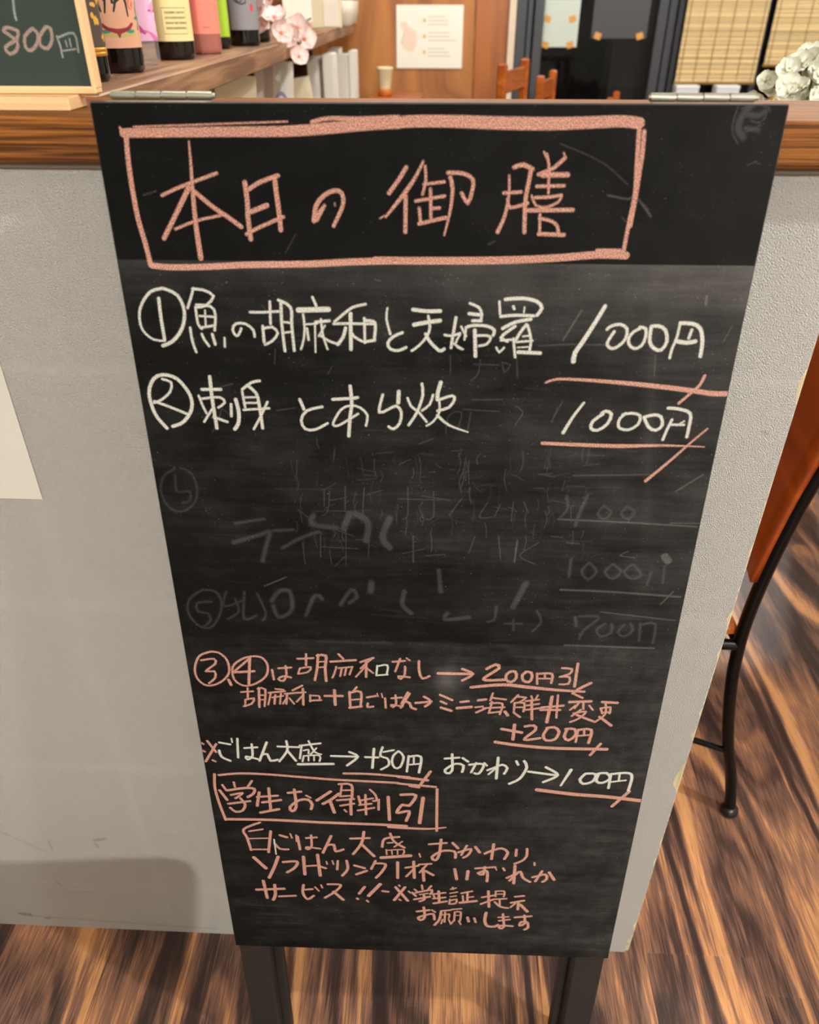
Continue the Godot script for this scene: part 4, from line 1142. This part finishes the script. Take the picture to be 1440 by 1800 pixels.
func blossom(parent: Node3D, p: Vector3, r: float, m: Material, core := Color(0.86, 0.55, 0.42), count := 5):
	var n := Node3D.new()
	n.name = "flower"
	parent.add_child(n, true)
	n.position = p
	n.rotation = Vector3(rng.randf_range(0.2, 1.5), rng.randf_range(-0.6, 1.2), rng.randf_range(0, 1))
	for k in count:
		var st := start(true)
		var a := TAU * k / count
		var dir := Vector3(cos(a), 0, sin(a))
		var side := Vector3(-sin(a), 0, cos(a))
		var grid := []
		for i in 6:
			var row := []
			var t := i / 5.0
			var wd := r * 0.62 * sin(PI * clampf(0.12 + 0.76 * t, 0, 1)) * (1.0 if i < 5 else 0.55)
			for j in 5:
				var s := j / 2.0 - 1.0
				row.append(dir * r * (0.1 + 0.9 * t) + side * wd * s + Vector3.UP * r * (0.35 * t * t + 0.18 * s * s))
			grid.append(row)
		for i in 5:
			for j in 4:
				quad(st, grid[i][j], grid[i][j + 1], grid[i + 1][j + 1], grid[i + 1][j], Vector3.UP)
		obj("petal", st, m, n)
	var cs := start(true)
	lathe(cs, [Vector2(0, 0.0), Vector2(r * 0.16, r * 0.05), Vector2(r * 0.14, r * 0.2), Vector2(0, r * 0.26)], 12)
	obj("flower_centre", cs, mat(core, 0.7), n)


# ---------------------------------------------------------------- the far side of the room
func back_of_room():
	var z := BACK_Z
	var wall := struct("wall_back", Vector3(2.81, 2.5, 0.1), Vector3(-1.098, 1.24, z - 0.062), M.ply, "brown wooden wall panelling at the back of the room", "wall")
	# boards of the panelling, grain upright
	for q in [[-2.2, 0.6], [-1.6, 0.6], [-1.0, 0.6], [-0.285, 0.83], [0.2205, 0.171]]:
		put_box("wood_panel", Vector3(2.5, q[1] - 0.003, 0.012), Vector3(q[0] + 1.098, 0.0, 0.056), M.ply_orange if q[0] > 0.2 else M.ply, wall, 0.002, Vector3(0, 0, PI / 2))
	var trim := struct("trim_1", Vector3(0.036, 2.5, 0.03), Vector3(0.325, 1.24, z + 0.012), mat(Color(0.86, 0.79, 0.7), 0.6), "pale upright trim between the wooden wall and the black door frame", "trim")
	trim.set_meta("kind", "structure")
	# black framed shop front
	var f := Node3D.new()
	f.name = "window_1"
	add_child(f)
	f.set_meta("kind", "structure")
	tag(f, "black framed glass shop front facing the dark street", "window")
	f.position = Vector3(0, 0, z - 0.03)
	for q in [[0.373, 0.052], [0.418, 0.028], [0.464, 0.05], [1.098, 0.05], [1.15, 0.04], [1.193, 0.03], [1.628, 0.03], [2.3, 0.05], [3.25, 0.06]]:
		put_box("mullion", Vector3(q[1], 2.4, 0.07 if q[1] > 0.045 else 0.05), Vector3(q[0], 1.2, 0.0), M.frame_black, f, 0.003)
	put_box("frame_rail", Vector3(2.95, 0.08, 0.06), Vector3(1.82, 0.04, 0), M.frame_black, f, 0.003)
	put_box("frame_rail", Vector3(2.95, 0.1, 0.06), Vector3(1.82, 2.42, 0), M.frame_black, f, 0.003)
	put_box("frame_rail", Vector3(2.05, 0.05, 0.065), Vector3(2.25, 0.60, 0), M.frame_black, f, 0.003)
	var glass := mat(Color(0.2, 0.22, 0.24, 0.02), 0.02)
	glass.metallic_specular = 0.22
	glass.transparency = BaseMaterial3D.TRANSPARENCY_ALPHA
	for q in [[0.785, 0.58], [1.42, 0.38], [1.96, 0.63], [2.77, 0.9]]:
		put_box("pane", Vector3(q[1], 2.3, 0.006), Vector3(q[0], 1.22, -0.005), glass, f, 0.001)
	# papers stuck to the glass with tape
	var tape := mat(Color(0.8, 0.58, 0.28), 0.6)
	for q in [[0.575, 1.09, 0.2, 0.36, Color(0.76, 0.8, 0.76), "pale green-white paper taped to the glass door beside the black post"], [0.89, 1.13, 0.29, 0.36, Color(0.26, 0.26, 0.27), "dark grey poster taped to the glass door right of the pale paper"]]:
		var p := thing("glass_notice", q[5], "poster", Vector3(q[0], q[1], z - 0.03 + 0.006), 0.0, "")
		put_box("sheet", Vector3(q[2], q[3], 0.0016), Vector3.ZERO, mat(q[4], 0.7), p, 0.0003)
		for s in [-1.0, 1.0]:
			for v in [-0.47, -0.15, 0.4]:
				if v == -0.15 and q[0] > 0.8:
					continue
				put_box("tape", Vector3(0.035, 0.03, 0.001), Vector3(s * (q[2] / 2 - 0.035), v * q[3], 0.0014), tape, p, 0.0002, Vector3(0, 0, s * 0.3))
	# notice on the wooden wall
	var c := Canvas.new(512, 400, Color8(244, 240, 226), grain)
	for k in 3:
		c.disc(215, 95 + k * 100, 13, 13, Color8(220, 176, 84))
		for r in 3:
			c.rect(245, 70 + k * 100 + r * 24, 430 + rng.randi_range(-60, 40), 75 + k * 100 + r * 24, Color8(190, 180, 160))
	c.strokes("50:60,130 90,180 70,250 120,260 130,180", Color8(240, 206, 182), 0.7, 6.0)
	c.strokes("8:40,110 60,170 40,240 70,250/6:110,140 130,200 110,270", Color8(180, 168, 146), 0.7, 3.0)
	var n := thing("wall_notice", "large white notice with three yellow bullet points on the wooden wall", "notice", Vector3(-0.105, 0.955, z + 0.0065))
	var sheet := put_box("sheet", Vector3(0.35, 0.285, 0.002), Vector3.ZERO, tex_mat(c.texture(), 0.75), n, 0.0003)
	uv_box(sheet)
	# paper cup and its holder at the end of the shelf
	var cup := thing("chopstick_cup", "cream paper cup with an orange base below the notice by the wooden wall", "cup", Vector3(-0.315, 0.7155, -3.78))
	var cs := start(true)
	lathe(cs, [Vector2(0.026, 0.02), Vector2(0.038, 0.115), Vector2(0.041, 0.118), Vector2(0.041, 0.126), Vector2(0.037, 0.128), Vector2(0.034, 0.118), Vector2(0.024, 0.03), Vector2(0, 0.03)], 28)
	obj("cup_body", cs, mat(Color(0.9, 0.84, 0.68), 0.7), cup)
	var cb := start(true)
	lathe(cb, [Vector2(0, 0), Vector2(0.033, 0), Vector2(0.033, 0.03), Vector2(0.027, 0.034), Vector2(0, 0.034)], 28)
	obj("cup_base", cb, mat(Color(0.72, 0.4, 0.12), 0.6), cup)
	var st := thing("side_table", "small wooden side table carrying the orange based paper cup", "table", Vector3(-0.26, 0, -3.86))
	put_box("table_top", Vector3(0.26, 0.02, 0.3), Vector3(0, 0.7055, 0), M.chair_wood, st, 0.003)
	for sx in [-1.0, 1.0]:
		for sz in [-1.0, 1.0]:
			put_box("leg", Vector3(0.03, 0.6955, 0.03), Vector3(sx * 0.105, 0.3478, sz * 0.125), M.chair_wood, st, 0.003)
	blinds()
	wooden_chairs()
	flowers()
	# the dark street outside
	var out := put_box("street_ground", Vector3(9, 0.1, 5), Vector3(1.5, -0.062, -7.0), mat(Color(0.07, 0.07, 0.075), 0.8), self)
	out.set_meta("kind", "structure")
	tag(out, "dark paved street outside the glass front", "street")
	var far := put_box("street_wall", Vector3(9, 4, 0.2), Vector3(1.5, 1.98, -8.5), bumpy(mat(Color(0.07, 0.075, 0.085), 0.9), 35, 0.03, 2.0, 0.5), self)
	far.set_meta("kind", "structure")
	tag(far, "dark wall across the street seen through the glass", "wall")
	var pil := put_box("stone_pillar", Vector3(0.22, 2.6, 0.25), Vector3(1.05, 1.288, -4.75), bumpy(mat(Color(0.24, 0.23, 0.22), 0.9), 36, 0.05, 2.0, 2.0), self, 0.01)
	tag(pil, "grey rough stone pillar standing just outside the glass front", "pillar")


func blinds():
	var slat := mat(Color(1, 1, 1), 0.6)
	slat.vertex_color_use_as_albedo = true
	slat.backlight_enabled = true
	slat.backlight = Color(0.35, 0.28, 0.15)
	var cord := mat(Color(0.5, 0.38, 0.2), 0.8)
	for q in [[1.20, 1.612, 0.755, "left bamboo blind, the lower hanging of the two before the window"], [1.645, 2.32, 0.836, "right bamboo blind, the shorter of the two before the window"]]:
		var x0: float = q[0]
		var x1: float = q[1]
		var y0: float = q[2]
		var t := thing("bamboo_blind", q[3], "blind", Vector3((x0 + x1) / 2, y0, BACK_Z + 0.06), 0.0, "bamboo blinds")
		var w := x1 - x0
		var st := start()
		var y := 0.006
		while y < 1.2:
			var g := rng.randf_range(0.75, 1.0)
			st.set_color(Color(0.80 * g, 0.60 * g, 0.30 * g))
			var sag := rng.randf_range(-0.0012, 0.0012)
			box(st, Vector3(w, 0.0105, 0.0035), at(0, y + sag, rng.randf_range(-0.001, 0.001)), 0.0012)
			y += 0.0122
		var o := obj("slats", st, slat, t)
		o.set_meta("kind", "stuff")
		var cs := start()
		var n := int(w / 0.075)
		for k in n + 1:
			tube(cs, [Vector3(-w / 2 + 0.02 + k * (w - 0.04) / n, 0, 0.004), Vector3(-w / 2 + 0.02 + k * (w - 0.04) / n, 1.2, 0.004)], 0.0018, 5, false)
		var co := obj("cords", cs, cord, t)
		co.set_meta("kind", "stuff")
		put_box("bottom_bar", Vector3(w + 0.01, 0.014, 0.01), Vector3(0, -0.002, 0), cord, t, 0.003)
		put_box("head_rail", Vector3(w + 0.02, 0.03, 0.03), Vector3(0, 1.21, 0), cord, t, 0.004)
	# what stands on the sill under the blind
	var sill := put_box("trim_2", Vector3(1.2, 0.03, 0.14), Vector3(1.82, 0.66, BACK_Z + 0.07), mat(Color(0.62, 0.64, 0.66), 0.5), self)
	sill.set_meta("kind", "structure")
	tag(sill, "grey window sill under the bamboo blinds", "sill")
	for q in [[1.26, "white carton on the sill below the left end of the blind"], [1.47, "white carton on the sill below the right end of the blind"]]:
		var b := thing("carton", q[1], "box", Vector3(q[0], 0.675, BACK_Z + 0.08), 0.0, "cartons on the sill")
		put_box("carton_body", Vector3(0.12, 0.055, 0.08), Vector3(0, 0.0275, 0), mat(Color(0.8, 0.82, 0.83), 0.6), b, 0.003)
		put_box("carton_lid", Vector3(0.122, 0.016, 0.082), Vector3(0, 0.062, 0), mat(Color(0.86, 0.87, 0.87), 0.6), b, 0.003)
	var y := thing("yellow_box", "small yellow box on the sill behind the white flowers", "box", Vector3(1.76, 0.675, BACK_Z + 0.08))
	put_box("box_body", Vector3(0.09, 0.13, 0.07), Vector3(0, 0.065, 0), mat(Color(0.86, 0.66, 0.1), 0.5), y, 0.003)
	put_box("lid", Vector3(0.092, 0.02, 0.072), Vector3(0, 0.138, 0), mat(Color(0.9, 0.74, 0.2), 0.5), y, 0.003)


func wooden_chairs():
	var frame: Material = M.chair_wood
	for q in [[0.235, -2.62, 1.25, 0.935, "orange wooden chair at the left of the pair before the wooden wall"], [0.42, -3.2, 1.3, 0.86, "orange wooden chair at the right of the pair beside the glass door"], [0.81, -3.72, 1.3, 0.735, "lone orange wooden chair whose top shows before the glass door"]]:
		var h: float = q[3]
		var t := thing("wooden_chair", q[4], "chair", Vector3(q[0], 0, q[1]), q[2], "wooden chairs in the dining room")
		put_box("seat", Vector3(0.40, 0.025, 0.40), Vector3(0, 0.43, 0.2), frame, t, 0.006)
		for s in [-1.0, 1.0]:
			put_box("rear_post", Vector3(0.03, h, 0.032), Vector3(s * 0.16, h / 2, 0.0), frame, t, 0.006, Vector3(-0.0, 0, 0))
			put_box("front_leg", Vector3(0.032, 0.418, 0.032), Vector3(s * 0.16, 0.209, 0.37), frame, t, 0.005)
		for k in 2:
			put_box("back_slat", Vector3(0.29, 0.07, 0.016), Vector3(0, h - 0.06 - k * 0.13, 0.0), frame, t, 0.004)
		put_box("apron", Vector3(0.29, 0.05, 0.018), Vector3(0, 0.39, 0.37), frame, t, 0.003)


func flowers():
	var tb := thing("dining_table", "wooden dining table behind the counter that carries the white flowers", "table", Vector3(0.62, 0, -1.03))
	put_box("table_top", Vector3(0.9, 0.03, 0.7), Vector3(0, 0.705, 0), M.chair_wood, tb, 0.004)
	for sx in [-1.0, 1.0]:
		for sz in [-1.0, 1.0]:
			put_box("leg", Vector3(0.05, 0.69, 0.05), Vector3(sx * 0.4, 0.345, sz * 0.3), M.chair_wood, tb, 0.004)
	var t := thing("flower_vase", "white flower bouquet in a pale vase at the right beyond the ledge", "flowers", Vector3(0.565, 0.72, -0.82))
	var vs := start(true)
	lathe(vs, [Vector2(0, 0.0), Vector2(0.045, 0.0), Vector2(0.055, 0.03), Vector2(0.05, 0.1), Vector2(0.035, 0.15), Vector2(0.042, 0.165), Vector2(0.038, 0.165), Vector2(0.03, 0.15), Vector2(0.0, 0.14)], 32)
	obj("vase", vs, mat(Color(0.82, 0.8, 0.74), 0.3), t)
	var white := mat(Color(0.86, 0.86, 0.80), 0.7)
	white.backlight_enabled = true
	white.backlight = Color(0.35, 0.35, 0.3)
	var stems := start(true)
	var r3 := RandomNumberGenerator.new()
	r3.seed = 5
	for k in 95:
		var a := r3.randf_range(0, TAU)
		var q := sqrt(r3.randf())
		var p := Vector3(cos(a) * 0.11 * q, 0.20 + 0.155 * (1.0 - q * q * 0.8) - 0.09 * r3.randf() * r3.randf() - 0.02, sin(a) * 0.1 * q)
		if k % 3 == 0:
			tube(stems, [Vector3(0, 0.13, 0), p * Vector3(0.5, 0.8, 0.5), p], 0.0018, 6)
		blossom(t, p, r3.randf_range(0.014, 0.021), white, Color(0.55, 0.58, 0.3))
	var so := obj("stems", stems, mat(Color(0.36, 0.42, 0.24), 0.7), t)
	so.set_meta("kind", "stuff")


# ---------------------------------------------------------------- an unseen stool beside the viewer's place, shaped to shade the wall's foot and the floor
func stool():
	var t := thing("unseen_stool", "unseen low stool beside the viewer, its round-cornered seat shaped to shade the foot of the counter wall", "stool", Vector3(-0.36, 0, 0.66))
	var corners := [Vector2(0.16, -0.19), Vector2(0.205, 0.165), Vector2(-0.2, 0.1), Vector2(-0.29, 0.02), Vector2(-0.16, -0.11)]  # seat outline follows the shadow it has to throw
	var radii := [0.06, 0.035, 0.06, 0.07, 0.14]
	var poly: Array[Vector2] = []
	for i in corners.size():
		var c: Vector2 = corners[i]
		var to_last: Vector2 = (corners[i - 1] - c).normalized() * radii[i]
		var to_next: Vector2 = (corners[(i + 1) % corners.size()] - c).normalized() * radii[i]
		for k in 9:
			var f := k / 8.0
			poly.append((c + to_last).lerp(c, f).lerp(c.lerp(c + to_next, f), f))
	var st := start()
	for lev in [[0.425, 0.45]]:
		for i in poly.size():
			var a := poly[i]
			var b := poly[(i + 1) % poly.size()]
			quad(st, Vector3(a.x, lev[0], a.y), Vector3(b.x, lev[0], b.y), Vector3(b.x, lev[1], b.y), Vector3(a.x, lev[1], a.y), Vector3(a.x + b.x, 0, a.y + b.y))
			tri(st, Vector3(0, lev[1], 0), Vector3(a.x, lev[1], a.y), Vector3(b.x, lev[1], b.y), Vector3.UP)
			tri(st, Vector3(0, lev[0], 0), Vector3(a.x, lev[0], a.y), Vector3(b.x, lev[0], b.y), Vector3.DOWN)
	obj("seat", st, M.chair_wood, t)
	for q in [[0.15, -0.14], [0.15, 0.13], [-0.2, 0.0], [-0.12, 0.07]]:
		var lg := start(true)
		tube(lg, [Vector3(q[0], 0.0, q[1]), Vector3(q[0] * 0.9, 0.426, q[1] * 0.9)], 0.009, 12, false)
		obj("leg", lg, M.black_metal, t)
